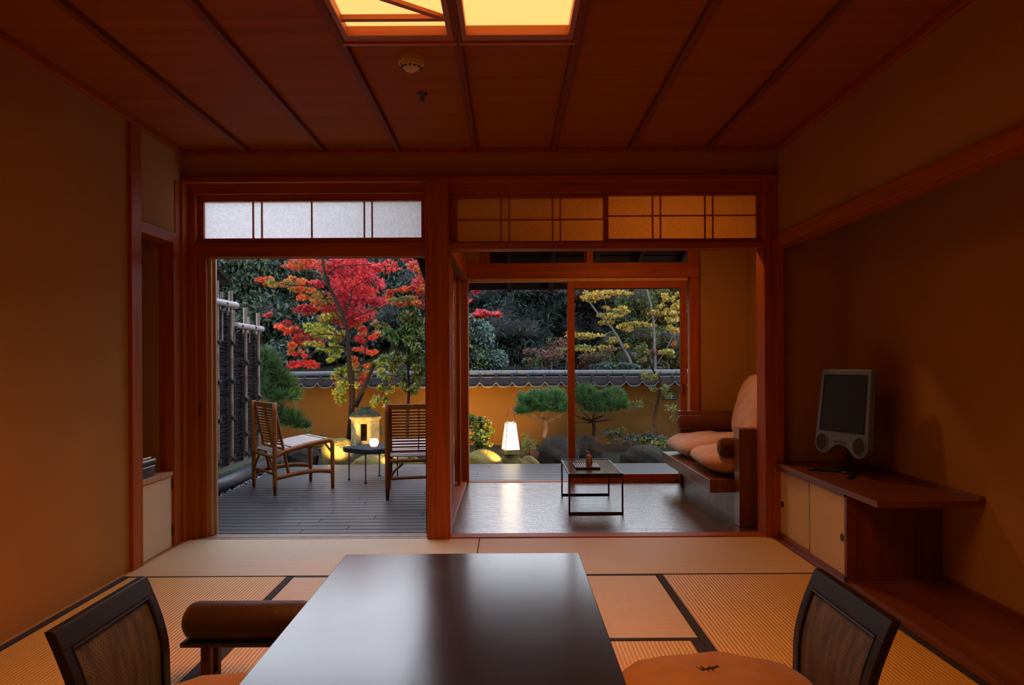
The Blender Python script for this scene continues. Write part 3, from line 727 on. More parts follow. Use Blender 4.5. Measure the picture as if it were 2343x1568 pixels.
lump('back_cushion', M['cushion'], (2.0, 6.15, .71), (.56, .62, .20), Rb @ RZ(4), 'tall peach back cushion leaning at the garden end of the sofa', 'cushion', 'sofa back cushions', 3.4, 13)
lump('back_cushion', M['cushion'], (2.03, 5.50, .69), (.50, .60, .17), Rb, 'pale back cushion at the near end of the sofa, mostly behind the corner post', 'cushion', 'sofa back cushions', 3.6, 14)
def bolster(c, L, r, rz, label):
    m = MB(); n = 22; R = RZ(rz); c = Vector(c); vs = []
    pr = [(-L/2+.004, .12), (-L/2-.004, .4), (-L/2, .75), (-L/2+.015, .95), (-L/2+.04, 1), (-L*.2, .985), (0, 1), (L*.25, .98), (L/2-.04, 1), (L/2-.015, .95), (L/2, .75), (L/2+.004, .4), (L/2-.004, .12)]
    for x, s in pr:
        for j in range(n):
            a = 2*PI*j/n; k = s*(1+.025*math.sin(3*a+x*20)); vs.append(c + R @ Vector((x, r*k*math.cos(a), r*k*math.sin(a))))
    fs = [(i*n+j, i*n+(j+1) % n, (i+1)*n+(j+1) % n, (i+1)*n+j) for i in range(len(pr)-1) for j in range(n)]+[tuple(range(n))[::-1], tuple(range((len(pr)-1)*n, len(pr)*n))]
    o = m.add(vs, fs).build('bolster', M['bolster'], None, 0, True); tag(o, label, 'bolster cushion', 'brown bolsters on the sofa')
    for s in (-1, 1):
        q = c + R @ Vector((s*(L/2+.001), 0, 0)); MB().lathe([(.002, -.006), (.014, -.003), (.014, .003), (.002, .006)], (0,0,0), 12, 'x')
        b = MB().lathe([(.002, -.006), (.013, -.003), (.013, .003), (.002, .006)], tuple(q), 12, 'x').build('button', M['bolster'], o, 0, True)
bolster((1.72, 6.525, .555), .50, .062, 2, 'dark brown bolster at the garden-side arm of the sofa')
bolster((1.66, 5.115, .50), .46, .066, 0, 'dark brown bolster seen end-on at the near arm of the sofa')

# ------------------------------------------------------------------ coffee table
cx0, cx1, cy0, cy1, cz = .424, .815, 5.36, 6.10, .292
ct = thing('coffee_table', 'small steel-framed coffee table with glossy top on the sunroom floor', 'table', ((cx0+cx1)/2, 5.73, 0))
m = MB(); r = .012
for y in (cy0, cy1):
    ya, yb = y-r/2, y+r/2
    m = MB(); m.box(cx0, cx0+.012, ya, yb, 0, cz-.03); m.box(cx1-.012, cx1, ya, yb, 0, cz-.03); m.box(cx0, cx1, ya-.002, yb+.002, 0, .016)
    m.build('sled_leg', M['blackmetal'], ct, .001)
m = MB(); m.box(cx0, cx1, cy0-.008, cy0+.004, cz-.032, cz); m.box(cx0, cx1, cy1-.004, cy1+.008, cz-.018, cz+.004); m.box(cx0, cx0+.01, cy0, cy1, cz-.018, cz-.001); m.box(cx1-.01, cx1, cy0, cy1, cz-.018, cz-.001)
m.build('top_frame', M['blackmetal'], ct, .001)
M['glosstop'] = boards('glossy_dark_top', (.12, .07, .05), .4, .07, .4, .5, .8, .5)
MB().box(cx0+.01, cx1-.01, cy0+.004, cy1-.004, cz-.014, cz).build('table_top', M['glosstop'], ct)
ty_ = 5.72
tr = thing('slatted_tray', 'dark slatted tray in the middle of the coffee table', 'tray', (.585, ty_, cz))
m = MB(); tx0, tx1, ta, tb_ = .495, .675, 5.55, 5.86
for k in range(11):
    x = tx0+(tx1-tx0-.010)*k/10; m.box(x, x+.010, ta, tb_, cz+.006, cz+.012)
m.build('slats', M['dark_y'], tr)
for (ya, yb) in ((ta-.004, ta+.008), (tb_-.008, tb_+.004)): MB().box(tx0, tx1, ya, yb, cz, cz+.016).build('tray_edge', M['blackmetal'], tr, .001)
vz = cz+.012; vx, vy = .601, 5.68
bv = thing('incense_holder', 'small bamboo incense holder with a pale tip standing on the tray', 'incense holder', (vx, vy, vz))
MB().lathe([(.018, 0), (.020, .01), (.017, .05), (.015, .075), (.013, .08), (.011, .078)], (vx, vy, vz), 16).build('cup', M['bamboo_slat'], bv, 0, True)
MB().lathe([(.013, 0), (.014, .045), (.012, .07)], (vx+.016, vy+.01, vz), 14).build('bamboo_tube', M['bamboo_chair'], bv, 0, True)
m = MB(); m.tube([(vx+.01, vy, vz+.07), (vx, vy-.004, vz+.098), (vx-.012, vy-.01, vz+.108)], [.004, .005, .006], 8); m.build('spout', M['bamboo_slat'], bv, 0, True)

# ------------------------------------------------------------------ eaves over the sunroom
def eave_z(Y): return 1.80 - .45*(Y-7.70)
m = MB()
m.prism([(6.86, eave_z(6.86)+.03), (7.72, eave_z(7.72)+.03), (7.72, eave_z(7.72)+.09), (6.86, eave_z(6.86)+.12), (6.7, 2.5), (4.8, 2.9), (4.8, 2.4), (6.86, 2.4)], lambda u, v, d: (d, u, v), -.62, 3.2)
ro = m.build('roof_sunroom', M['eave']); struct(ro)
for k in range(9):
    x = .012-.416+.416*k
    m = MB(); m.bar((x, 6.87, eave_z(6.87)+.005), (x, 7.68, eave_z(7.68)+.005), .045, .05); m.build('rafter', M['rafter'], ro, .003)
m = MB()
for k in range(8):
    y = 6.90+k*.11; m.box(-.6, 3.2, y, y+.012, eave_z(y)+.016, eave_z(y)+.032)
m.build('eave_batten', M['rafter'], ro)
zb = lambda Y: 2.01-.22*(Y-6.55)
MB().prism([(5.0, zb(5.0)), (7.72, zb(7.72)), (7.72, zb(7.72)+.16), (5.0, zb(5.0)+.16)], lambda u, v, d: (d, u, v), -.80, -.74).build('bargeboard', M['tarred0'], ro)
po = S('trim_38', M['rafter'], (-.462, -.405, 7.56, 7.62, -.05, eave_z(7.6)), bev=.004)

# ------------------------------------------------------------------ deck
m = MB(); y = YB+.13; pit = .1095
k = 0
while y < 8.33:
    xs = [-2.47, 3.2] if y > Y3+.06 else [-2.47, XA-.13]
    js = random.Random(k*3+1).uniform(-1.8, -.6) if y <= Y3+.06 else random.Random(k*3+1).uniform(-1.8, 2.2)
    for a, b in ((xs[0], js-.0015), (js+.0015, xs[1])):
        if b-a < .02: continue
        m.box(a, b, y, y+pit-.016, -.078-random.Random(k).uniform(0, .002), -.05)
    y += pit; k += 1
deck = m.build('floor_deck', M['deck'], None, .003); struct(deck)
S('floor_deck_joists', M['rafter'], (-2.4, 3.1, YB+.13, 8.33, -.13, -.1), bev=0)

# ------------------------------------------------------------------ bamboo lounge chairs
def curve(pts, n=14):
    """Catmull-Rom through points"""
    pts = [Vector(p) for p in pts]; q = [pts[0]*2-pts[1]]+pts+[pts[-1]*2-pts[-2]]; o = []
    for i in range(1, len(q)-2):
        for k in range(n//(len(pts)-1)+1):
            t = k/(n//(len(pts)-1)+1); p0, p1, p2, p3 = q[i-1:i+3]
            o.append(.5*((2*p1)+(-p0+p2)*t+(2*p0-5*p1+4*p2-p3)*t*t+(-p0+3*p1-3*p2+p3)*t**3))
    o.append(pts[-1]); return o
def lounge_chair():
    """rear feet at y=0, faces +Y"""
    t = thing('lounge_chair', '', 'lounge chair')
    D = .54; hr, hf = .26, .245
    B = M['bamboo_chair']
    for s in (-1, 1):
        MB().tube([(s*hr, 0, 0), (s*hr, 0, .1), (s*hr, 0, .72), (s*hr, 0, .795)], [.014, .020, .021, .020], 8).build('leg', B, t, 0, True, local=True)
        MB().tube([(s*hf, D, 0), (s*hf, D, .12), (s*hf, D-.002, .40), (s*hf, D-.004, .435)], [.015, .019, .020, .018], 8).build('leg', B, t, 0, True, local=True)
    sy = [(-.0, .325), (.09, .365), (.28, .405), (.42, .425), (D-.01, .437)]
    for s in (-1, 1):
        MB().tube(curve([(s*(hr-.015*y/D), y, z) for y, z in sy]), .017, 8, flat=1.2).build('seat_rail', B, t, 0, True, local=True)
        MB().tube(curve([(s*hr, 0, .14), (s*(hr-.005), .2, .165), (s*(hr-.01), .38, .172), (s*hf, D, .152)]), .015, 8, flat=1.3).build('stretcher', B, t, 0, True, local=True)
        MB().tube(curve([(s*(hr-.02), .005, .77), (s*(hr-.022), .045, .58), (s*(hr-.025), .09, .37), (s*(hr-.025), .135, .155)]), .013, 8, flat=1.3).build('back_brace', B, t, 0, True, local=True)
        MB().tube([(s*(hr-.012), .0, .17), (s*(hr-.06), .0, .24), (s*(hr-.13), .0, .30)], .011, 7).build('corner_brace', B, t, 0, True, local=True)
        MB().tube([(s*(hf-.01), D, .32), (s*(hf-.1), D-.02, .39), (s*(hf-.15), D-.03, .42)], .010, 7).build('corner_brace', B, t, 0, True, local=True)
    MB().tube(curve([(-hr, 0, .175), (0, 0, .18), (hr, 0, .175)]), .013, 8).build('rear_rail', B, t, 0, True, local=True)
    MB().tube([(-hr, 0, .322), (hr, 0, .322)], .015, 8).build('rear_rail', B, t, 0, True, local=True)
    MB().tube([(-hf, D-.01, .425), (hf, D-.01, .425)], .016, 8).build('front_rail', B, t, 0, True, local=True)
    m = MB(); m.obox((0, .004, .768), (hr*2-.02, .020, .045)); m.build('top_rail', B, t, .005, local=True)
    m = MB(); by = lambda z: .005+(.77-z)*.2
    for k in range(13):
        z = .725-.0248*k; m.obox((0, by(z), z), (hr*2-.07, .010, .0145))
    m.build('back_slats', B, t, .002, local=True)
    m = MB(); m.bar((0, by(.75)-.008, .75), (0, by(.39)-.008, .39), .022, .008, (1,0,0)); m.bar((0, by(.75)+.01, .75), (0, by(.39)+.01, .39), .022, .008, (1,0,0))
    m.build('back_strip', B, t, .002, local=True)
    m = MB(); m.obox((0, by(.385), .385), (hr*2-.06, .016, .03)); m.build('lower_back_rail', B, t, .003, local=True)
    cv = curve([(0, y, z) for y, z in sy], 40)
    L = [0]
    for a, b in zip(cv, cv[1:]): L.append(L[-1]+(b-a).length)
    def at(d):
        for i in range(len(L)-1):
            if d <= L[i+1]:
                f = (d-L[i])/(L[i+1]-L[i]+1e-9); return cv[i].lerp(cv[i+1], f), (cv[i+1]-cv[i]).normalized()
        return cv[-1], (cv[-1]-cv[-2]).normalized()
    m = MB(); d = .035; k = 0
    while d < L[-1]-.02:
        p, tg = at(d); R = Matrix(((1,0,0), tuple(tg), tuple(Vector((1,0,0)).cross(tg)))).transposed()
        m.obox(p+Vector((0, 0, .018)), (hr*2-.05, .0225, .010), R)
        d += .0255 if k not in (4, 16) else .045; k += 1
    m.build('seat_slats', M['bamboo_slat'], t, .002, local=True)
    return t
lc = lounge_chair(); lc['group'] = 'bamboo lounge chairs on the deck'
lc['label'] = 'bamboo lounge chair on the deck seen from the side, near the brushwood fence'
lc.location = (-2.175, 6.679, -.05); lc.rotation_euler = (0, 0, math.radians(-52.1))
lc2 = dup(lc, (-.748, 6.256, -.05), math.radians(9), 'bamboo lounge chair on the deck seen from behind, cut off by the wooden pillar')

# ------------------------------------------------------------------ garden side table and candle
gt = thing('garden_table', 'small side table with dark stone top and thin legs on the deck', 'table', (-1.32, 7.28, -.05))
pl = [(-1.345, 7.0), (-1.56, 7.17), (-1.60, 7.25), (-1.5, 7.43), (-1.30, 7.56), (-1.12, 7.44), (-1.03, 7.33), (-1.13, 7.12), (-1.29, 6.99)]
MB().prism(pl, lambda u, v, d: (u, v, d), .228, .272).build('stone_top', M['stone_top'], gt, .006)
for (x, y) in ((-1.345, 7.06), (-1.545, 7.27), (-1.29, 7.50), (-1.09, 7.35)):
    MB().tube([(x, y, .235), (x, y, -.03), (x, y, -.035), (x, y, -.05)], [.006, .006, .014, .016], 8).build('leg', M['blackmetal'], gt, 0, False)
cx_, cy_ = -1.30, 7.25
cd = thing('candle_glass', 'round glowing candle glass standing on the dark garden table', 'candle holder', (cx_, cy_, .273))
MB().lathe([(.018, 0), (.030, .004), (.040, .02), (.044, .038), (.041, .058), (.033, .074), (.031, .075), (.02, .06)], (cx_, cy_, .2735), 28).build('glass_bowl', M['candle'], cd, 0, True)

# ------------------------------------------------------------------ brushwood fence, kerb, pipe, pebbles
FX = -2.77
fc = thing('brushwood_fence', 'dark brushwood fence with bamboo posts and pale bamboo rails left of the deck', 'fence', (FX, 7.2, -.1))
def brush(y0, y1, z0, z1):
    m = MB(); m.box(FX-.05, FX-.02, y0, y1, z0, z1)
    r_ = random.Random(int(y0*10))
    for k in range(int((y1-y0)*(z1-z0)*420)):
        y = r_.uniform(y0, y1-.1); z = r_.uniform(z0, z1-.01); L = r_.uniform(.15, .5); yy = min(y+L, y1)
        m.tube([(FX-.018+r_.uniform(-.006, .012), y, z), (FX-.018+r_.uniform(-.006, .014), yy, min(z1, z+r_.uniform(-.02, .02)))], r_.uniform(.003, .007), 4)
    return m.build('brushwood_panel', M['brush'], fc)
brush(5.2, 7.47, .07, 1.60); brush(7.47, 8.30, .07, 1.40)
def bamboo(pts_a, pts_b, r, mat, name):
    a = Vector(pts_a); b = Vector(pts_b); n = max(3, int((b-a).length/.22)); pts = []; rs = []
    for i in range(n):
        p = a.lerp(b, i/n); pts += [p, a.lerp(b, (i+.04)/n), a.lerp(b, (i+.5)/n), a.lerp(b, (i+.96)/n)]; rs += [r*1.08, r*.96, r*.97, r*.97]
    pts.append(b); rs.append(r*1.05)
    return MB().tube(pts, rs, 10).build(name, mat, fc, 0, True)
posts = [(6.62, 1.85), (7.06, 1.86), (7.42, 1.80), (7.82, 1.66), (8.22, 1.63)]
for y, zt in posts:
    bamboo((FX+.035, y, .02), (FX+.035, y, zt), .021, M['bamboo_pole'], 'bamboo_post')
for y, zt in ((6.95, 1.75), (7.30, 1.78), (7.62, 1.62), (7.95, 1.60), (8.06, 1.58)):
    bamboo((FX-.01, y, 1.3), (FX-.01, y, zt), .013, M['bamboo_pole'], 'bamboo_post')
bamboo((FX+.05, 6.0, 1.665), (FX+.05, 7.52, 1.66), .034, M['bamboo_rail'], 'bamboo_rail')
bamboo((FX+.05, 7.50, 1.463), (FX+.05, 8.30, 1.455), .032, M['bamboo_rail'], 'bamboo_rail')
for y, zt in posts:
    zr = 1.66 if y < 7.5 else 1.46
    for z in (zr, zr-.38, zr-.76, zr-1.12, .14):
        m = MB()
        for s in (-1, 1):
            m.tube([(FX+.02, y-.05*s, z-.025), (FX+.065, y, z), (FX+.05, y+.055*s, z+.03)], .009, 5)
        m.lathe([(.004, -.016), (.024, -.01), (.024, .01), (.004, .016)], (FX+.052, y, z), 8)
        m.build('rope_tie', M['rope'], fc)
for y in (6.83, 7.2, 7.62, 8.02):
    z = 1.66 if y < 7.5 else 1.46; m = MB()
    for s in (-1, 1): m.tube([(FX+.03, y-.02*s, z-.04), (FX+.088, y, z), (FX+.03, y+.03*s, z+.045)], .008, 5)
    m.build('rope_tie', M['rope'], fc)
M['tarred'] = wood('tarred_board', (.014, .010, .009), 'y', .95, .3, 1, .03)
bo = S('wall_neighbour', M['tarred'], (-2.95, -2.90, 5.0, 7.16, -.1, 2.2), bev=0)
rn = MB().prism([(5.6, 2.36), (7.44, 1.865), (7.44, 1.905), (5.6, 2.42)], lambda u, v, d: (d, u, v), -3.6, -2.73).build('roof_neighbour', M['tarred']); struct(rn)
S('kerb_garden', M['kerb'], (-2.73, -2.63, 5.0, 9.3, -.2, .085), bev=.01)
dp = MB().tube([(-2.585, 5.2, .0), (-2.585, 7.0, .0), (-2.585, 8.35, -.005)], .062, 18).build('drain_pipe', M['pipe'], None, 0, True)
tag(dp, 'dark grey drain pipe lying along the kerb beside the deck', 'pipe')
m = MB(); r_ = random.Random(4)
S('ground_strip', M['soil'], (-2.64, -2.45, 5.0, 8.5, -.2, -.085), bev=0)
for k in range(420):
    x = r_.uniform(-2.56, -2.44); y = r_.uniform(5.4, 8.3); s = r_.uniform(.009, .019)
    m.lathe([(s*.3, -s*.5), (s, 0), (s*.3, s*.5)], (x, y, -.078+r_.uniform(0, .02)), 6)
pb = m.build('pebbles', M['pebble'], None, 0, True); tag(pb, 'pale pebbles filling the gutter between deck and pipe', 'pebbles', kind='stuff')

# ------------------------------------------------------------------ garden ground, wall
gnd = S('ground', M['soil'], (-14, 16, 8.36, 60, -.35, -.15), bev=0)
WY = 11.0; pit = .2335
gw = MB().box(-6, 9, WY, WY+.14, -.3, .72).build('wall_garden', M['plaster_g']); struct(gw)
m = MB(); m.prism([(WY-.16, .735), (WY-.16, .75), (WY-.02, .855), (WY+.16, .855), (WY+.30, .75), (WY+.30, .735)], lambda u, v, d: (d, u, v), -6, 9)
m.build('roof_bed', M['tile_d'], gw)
m = MB(); ml = MB(); nseg = 12
x0_ = P(1095, 875, WY)[0]-40*pit
for k in range(78):
    xa = x0_+k*pit
    if xa < -6 or xa > 8.7: continue
    def fn(u, v):
        t = u
        z = .050*math.exp(-((t-.12)/.12)**2)+.050*math.exp(-((t-1.12)/.12)**2)-.016*math.sin(PI*min(1, max(0, (t-.2)/.8)))
        return (xa+t*pit, WY-.20+v*.19, .728+z+v*.115)
    m.grid(fn, nseg, 1)
    ml.grid(lambda u, v: (fn(u, 0)[0], WY-.205+.002*v, fn(u, 0)[2]+.006-.018*v), nseg, 1)
o = m.build('wavy_tiles', M['tile_d'], gw, 0, True)
ol = ml.build('tile_lips', M['tile'], gw, 0, True); sl_ = ol.modifiers.new('s', 'SOLIDIFY'); sl_.thickness = .01  # lips lighter than the tiles: crest highlights put into their colour
sol = o.modifiers.new('s', 'SOLIDIFY'); sol.thickness = .012
m = MB()
k = 0; x = x0_+.1
while x < 8.8:
    if x > -6: m.tube([(x+.001, WY+.06, .90), (x+pit*.06, WY+.06, .90), (x+pit*.95, WY+.06, .90), (x+pit-.001, WY+.06, .90)], [.047, .044, .044, .042], 12)
    x += pit
m.build('ridge_tiles', M['tile'], gw, 0, True)
m = MB(); m.box(-6, 9, WY-.045, WY+.165, .835, .852); m.build('ridge_course', M['tile'], gw, .003)
vx0, vz0, _ = P(1533, 906, WY)[0], P(1533, 906, WY)[2], 0
wv = thing('wall_vent', 'small dark louvred vent in the orange garden wall', 'vent', (vx0, WY-.01, vz0-.06))
m = MB(); m.box(vx0-.1, vx0+.1, WY-.012, WY+.0, vz0-.06, vz0+.06); m.build('frame', M['tile_d'], wv, .002)
m = MB()
for k in range(4): m.box(vx0-.088, vx0+.088, WY-.016, WY-.012, vz0-.045+k*.026, vz0-.033+k*.026)
m.build('slats', M['kerb'], wv)

# ================================================================== planting
def sphere_pts(n, shell=0.0):
    d = rng.normal(size=(n, 3)); d /= np.linalg.norm(d, axis=1)[:, None]
    r = (shell + (1-shell)*rng.random(n))**(1/3) if shell < .5 else shell + (1-shell)*rng.random(n)
    return d*r[:, None]
TEMPL = {
 'oval': ([(0,-.5,0), (.17,-.15,.05), (.15,.2,.05), (0,.5,0), (-.15,.2,.05), (-.17,-.15,.05)], [(0,1,2,3), (0,3,4,5)]),
 'long': ([(0,-.5,0), (.10,-.1,.03), (0,.5,-.04), (-.10,-.1,.03)], [(0,1,2), (0,2,3)]),
 'broad': ([(0,-.5,0), (.30,-.15,.05), (.25,.2,.05), (0,.5,0), (-.25,.2,.05), (-.30,-.15,.05)], [(0,1,2,3), (0,3,4,5)]),
 'needle': ([(-.035,0,0), (.035,0,0), (0,1,0)], [(0,1,2)]),
}
def star():
    v = []; L = [1, .42, .95, .4, .72, .3, .5, .12]
    angs = [90, 66, 45, 22, 0, -25, -50, -80]
    for r, a in zip(L, angs): v.append((r*math.cos(math.radians(a))*.5, r*math.sin(math.radians(a))*.5, -.05*r))
    for r, a in list(zip(L, angs))[::-1][:-1]: v.append((-r*math.cos(math.radians(a))*.5, r*math.sin(math.radians(a))*.5, -.05*r))
    return (v, [tuple(range(len(v)))])
TEMPL['maple'] = star()
LEAFK = .55
def mesh_leaves(name, mat, parent, pos, Rm, size, cols, templ, extra=None):
    tv, tf = TEMPL[templ]; tv = np.array(tv); k = len(tv); n = len(pos)
    co = np.einsum('nij,kj->nki', Rm, tv)*size[:, None, None] + pos[:, None, :]
    co = co.reshape(-1, 3); col = np.repeat(cols, k, axis=0)
    li = []; tot = []
    for f in tf: tot.append(len(f)); li += list(f)
    nl = len(li); loops = (np.arange(n)[:, None]*k + np.array(li)[None, :]).reshape(-1)
    totals = np.tile(tot, n)
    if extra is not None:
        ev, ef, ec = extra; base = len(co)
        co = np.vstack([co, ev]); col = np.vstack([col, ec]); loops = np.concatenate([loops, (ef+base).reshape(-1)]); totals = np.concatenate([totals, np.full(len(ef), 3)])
    if parent is not None: co = co - np.array(parent.location)[None, :]
    starts = np.concatenate([[0], np.cumsum(totals)[:-1]])
    me = bpy.data.meshes.new(name)
    me.vertices.add(len(co)); me.vertices.foreach_set('co', co.astype(np.float32).ravel())
    me.loops.add(len(loops)); me.loops.foreach_set('vertex_index', loops.astype(np.int32))
    me.polygons.add(len(totals)); me.polygons.foreach_set('loop_start', starts.astype(np.int32)); me.polygons.foreach_set('loop_total', totals.astype(np.int32))
    me.update(calc_edges=True); me.validate()
    at = me.color_attributes.new('Col', 'FLOAT_COLOR', 'POINT')
    c4 = np.ones((len(co), 4)); c4[:, :3] = np.clip(col*(1.0 if templ in ('maple', 'needle') else LEAFK), 0, 1); at.data.foreach_set('color', c4.astype(np.float32).ravel())
    me.materials.append(mat)
    o = bpy.data.objects.new(name, me); C.objects.link(o)
    if parent is not None: o.parent = parent
    return o
def rand_rot(n, up=.5):
    nz = rng.normal(size=(n, 3)); nz[:, 2] = np.abs(nz[:, 2])*(1+up*2)+up*.5; nz /= np.linalg.norm(nz, axis=1)[:, None]
    t = rng.normal(size=(n, 3)); t -= (t*nz).sum(1)[:, None]*nz; t /= np.linalg.norm(t, axis=1)[:, None]
    x = np.cross(t, nz); return np.stack([x, t, nz], axis=2)
def hang_rot(n, droop=1.0):
    """leaves hanging from twigs: long axis mostly downwards"""
    t = rng.normal(size=(n, 3))*.6; t[:, 2] -= droop; t /= np.linalg.norm(t, axis=1)[:, None]
    a = rng.normal(size=(n, 3)); a -= (a*t).sum(1)[:, None]*t; a /= np.linalg.norm(a, axis=1)[:, None]
    return np.stack([np.cross(t, a), t, a], axis=2)
ico = None
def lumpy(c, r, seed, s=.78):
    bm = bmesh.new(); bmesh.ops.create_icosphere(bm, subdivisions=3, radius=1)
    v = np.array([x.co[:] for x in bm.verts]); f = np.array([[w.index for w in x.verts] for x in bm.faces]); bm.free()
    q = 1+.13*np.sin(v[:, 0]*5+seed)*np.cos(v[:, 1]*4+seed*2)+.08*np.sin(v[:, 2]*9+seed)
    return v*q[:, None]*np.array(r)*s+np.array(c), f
def clusters(specs, leaf, size, up=.5, droop=None, core=False, dens=1.0, depth=1.0, shell=.0):
    """specs: (px, py, rx, ry, Y, n, [colours]) -> arrays"""
    pos = []; col = []; ev = []; ef = []; ec = []; nb = 0
    for s in specs:
        px, py, rx, ry, Y, n, cs = s[:7]
        c = np.array(P(px, py, Y)); r = np.array([rx*Y/F, max(rx, ry)*Y/F*.8*depth, ry*Y/F]); n = int(n*dens)
        p = sphere_pts(n, shell)
        # ragged outline: pull leaves towards sub-tufts
        nt = max(4, n//45); tc = sphere_pts(nt)*.9; idx = rng.integers(0, nt, n)
        p = tc[idx]+p*.42 if not core else p*1.0
        pos.append(c+p*r)
        cs = np.array(cs); w = rng.integers(0, len(cs), (nt if not core else n))
        base = cs[w[idx]] if not core else cs[w]
        col.append(base*(1+rng.normal(size=(n, 1))*.16)*(1+rng.normal(size=(n, 3))*.06))
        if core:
            v, f = lumpy(c, r, px*.1, .72); ev.append(v); ef.append(f+nb); nb += len(v); ec.append(np.repeat(np.array([[.012, .013, .010]]), len(v), axis=0))  # near-black core: shade of the crown centre put into its colour
    pos = np.vstack(pos); col = np.vstack(col); n = len(pos)
    R = hang_rot(n, droop) if droop else rand_rot(n, up)
    sz = size*(.65+.6*rng.random(n))
    ex = (np.vstack(ev), np.vstack(ef), np.vstack(ec)) if core else None
    return pos, R, sz, np.abs(col), leaf, ex
def limb(m, pts, r0, r1, n=7, wob=.0):
    c = curve(pts, 16) if len(pts) > 2 else [Vector(p) for p in pts]
    k = len(c); m.tube(c, [r0+(r1-r0)*i/(k-1) for i in range(k)], n)
def tree(name, label, cat, base, fol, limbs, bark, leafm=None, group=None, foliage_name='foliage', trunk_name='trunk'):
    t = thing(name, label, cat, base, 0, group)
    if isinstance(fol, tuple): fol = [fol]
    for f in fol:
        mesh_leaves(foliage_name, leafm or (M['leaf_m'] if f[4] == 'maple' else M['leaf']), t, f[0], f[1], f[2], f[3], f[4], f[5])
    if limbs:
        m = MB()
        for l in limbs: limb(m, l[0], l[1], l[2])
        m.build(trunk_name, bark, t, 0, True)
    return t
def PL(*a, Y): return [P(x, y, Y) for x, y in a]
# palettes (real leaf colours)
RED = [(.55,.035,.03), (.62,.05,.04), (.48,.03,.045)]; PINK = [(.60,.07,.09), (.50,.045,.07)]; ORA = [(.60,.11,.03), (.55,.16,.04), (.6,.08,.03)]
CRI = [(.34,.025,.03), (.45,.04,.03), (.55,.08,.04)]; YG = [(.30,.32,.04), (.22,.28,.04), (.36,.34,.05)]; OLV = [(.26,.22,.05), (.35,.20,.04), (.20,.22,.05)]
GRN = [(.10,.20,.035), (.16,.23,.04), (.23,.25,.05)]
def G(c, k=1): return [[v*k for v in q] for q in c]
EVG = [(.045,.085,.050), (.03,.058,.038), (.065,.11,.06)]; BLG = [(.042,.075,.056), (.055,.09,.065), (.032,.055,.044)]
YEL = [(.75,.52,.08), (.85,.60,.12), (.60,.40,.06)]

# --- maple
MY = 9.85
sp = [(690,602,44,16,MY+.1,260,ORA), (742,612,36,24,MY,220,RED+ORA), (800,612,50,28,MY,420,RED+PINK), (868,606,45,20,MY+.2,260,RED+PINK),
      (800,660,56,40,MY,620,RED+PINK), (845,650,34,30,MY-.1,260,PINK+RED), (728,650,30,14,MY-.1,110,PINK),
      (607,640,22,12,MY-.2,90,ORA), (638,650,26,13,MY-.2,110,ORA+OLV), (676,652,32,18,MY-.2,190,OLV+ORA), (704,672,26,16,MY-.2,130,OLV+ORA),
      (738,690,34,24,MY-.1,240,ORA+OLV), (782,708,44,34,MY,380,RED), (830,708,44,34,MY+.1,360,RED+PINK), (880,690,30,20,MY+.1,150,PINK+RED),
      (690,712,34,14,MY+.25,160,CRI+PINK), (722,706,26,14,MY+.25,100,CRI), (617,722,14,7,MY-.1,36,PINK),
      (655,752,28,18,MY-.2,150,CRI+ORA), (680,775,28,22,MY-.2,190,CRI), (662,795,20,14,MY-.3,80,ORA), (722,782,24,18,MY+.2,110,CRI), (690,812,22,10,MY-.2,60,RED+ORA), (700,835,36,11,MY-.2,150,CRI+RED), (668,838,14,8,MY-.3,36,RED),
      (752,728,32,18,MY-.15,170,YG+OLV), (735,752,38,20,MY-.2,230,YG), (770,765,34,16,MY-.2,150,YG+OLV), (722,790,30,10,MY-.3,90,YG),
      (800,738,30,26,MY+.1,170,RED+ORA), (770,800,26,16,MY-.2,110,YG), (762,822,20,12,MY-.3,70,YG), (835,765,30,20,MY+.2,150,RED+ORA), (838,803,34,11,MY+.2,110,ORA+RED),
      (806,826,24,20,MY+.1,90,ORA), (790,850,34,20,MY-.2,190,YG), (788,885,30,22,MY-.3,200,YG), (786,912,20,14,MY-.3,100,YG), (822,862,30,20,MY,130,OLV+ORA), (776,866,16,14,MY-.2,60,CRI),
      (850,848,26,16,MY-.3,110,YG+ORA), (872,840,22,16,MY-.3,80,YG)]
mb = P(802, 1000, 9.52)
T = lambda *a: PL(*a, Y=9.52)
tree('maple_tree', 'slender maple with red, orange and yellow-green leaves behind the stone lantern', 'tree', mb,
     clusters(sp, 'maple', .058, up=.25, dens=2.3),
     [(T((800,1005),(806,925),(805,880),(801,850),(797,792),(794,750),(775,700),(757,664),(743,622),(737,585),(732,520)), .040, .012),
      (T((812,930),(826,903),(849,850),(858,836)), .040, .014), (T((800,850),(826,848),(836,800),(843,750),(847,718)), .014, .006),
      (T((792,742),(780,730),(757,700),(730,662),(700,655),(640,650)), .014, .005), (T((786,718),(800,690),(808,660),(838,640)), .010, .004),
      (T((797,795),(780,760),(770,740),(740,745)), .009, .003), (T((798,800),(770,795),(730,800),(690,830)), .012, .004), (T((745,630),(780,610),(850,606)), .01, .004),
      (T((755,660),(720,630),(690,605)), .009, .003), (T((795,770),(740,765),(680,780)), .010, .003), (T((803,870),(790,880),(780,905)), .008, .003), (T((790,735),(840,715),(885,690)), .009, .003)], M['bark'])
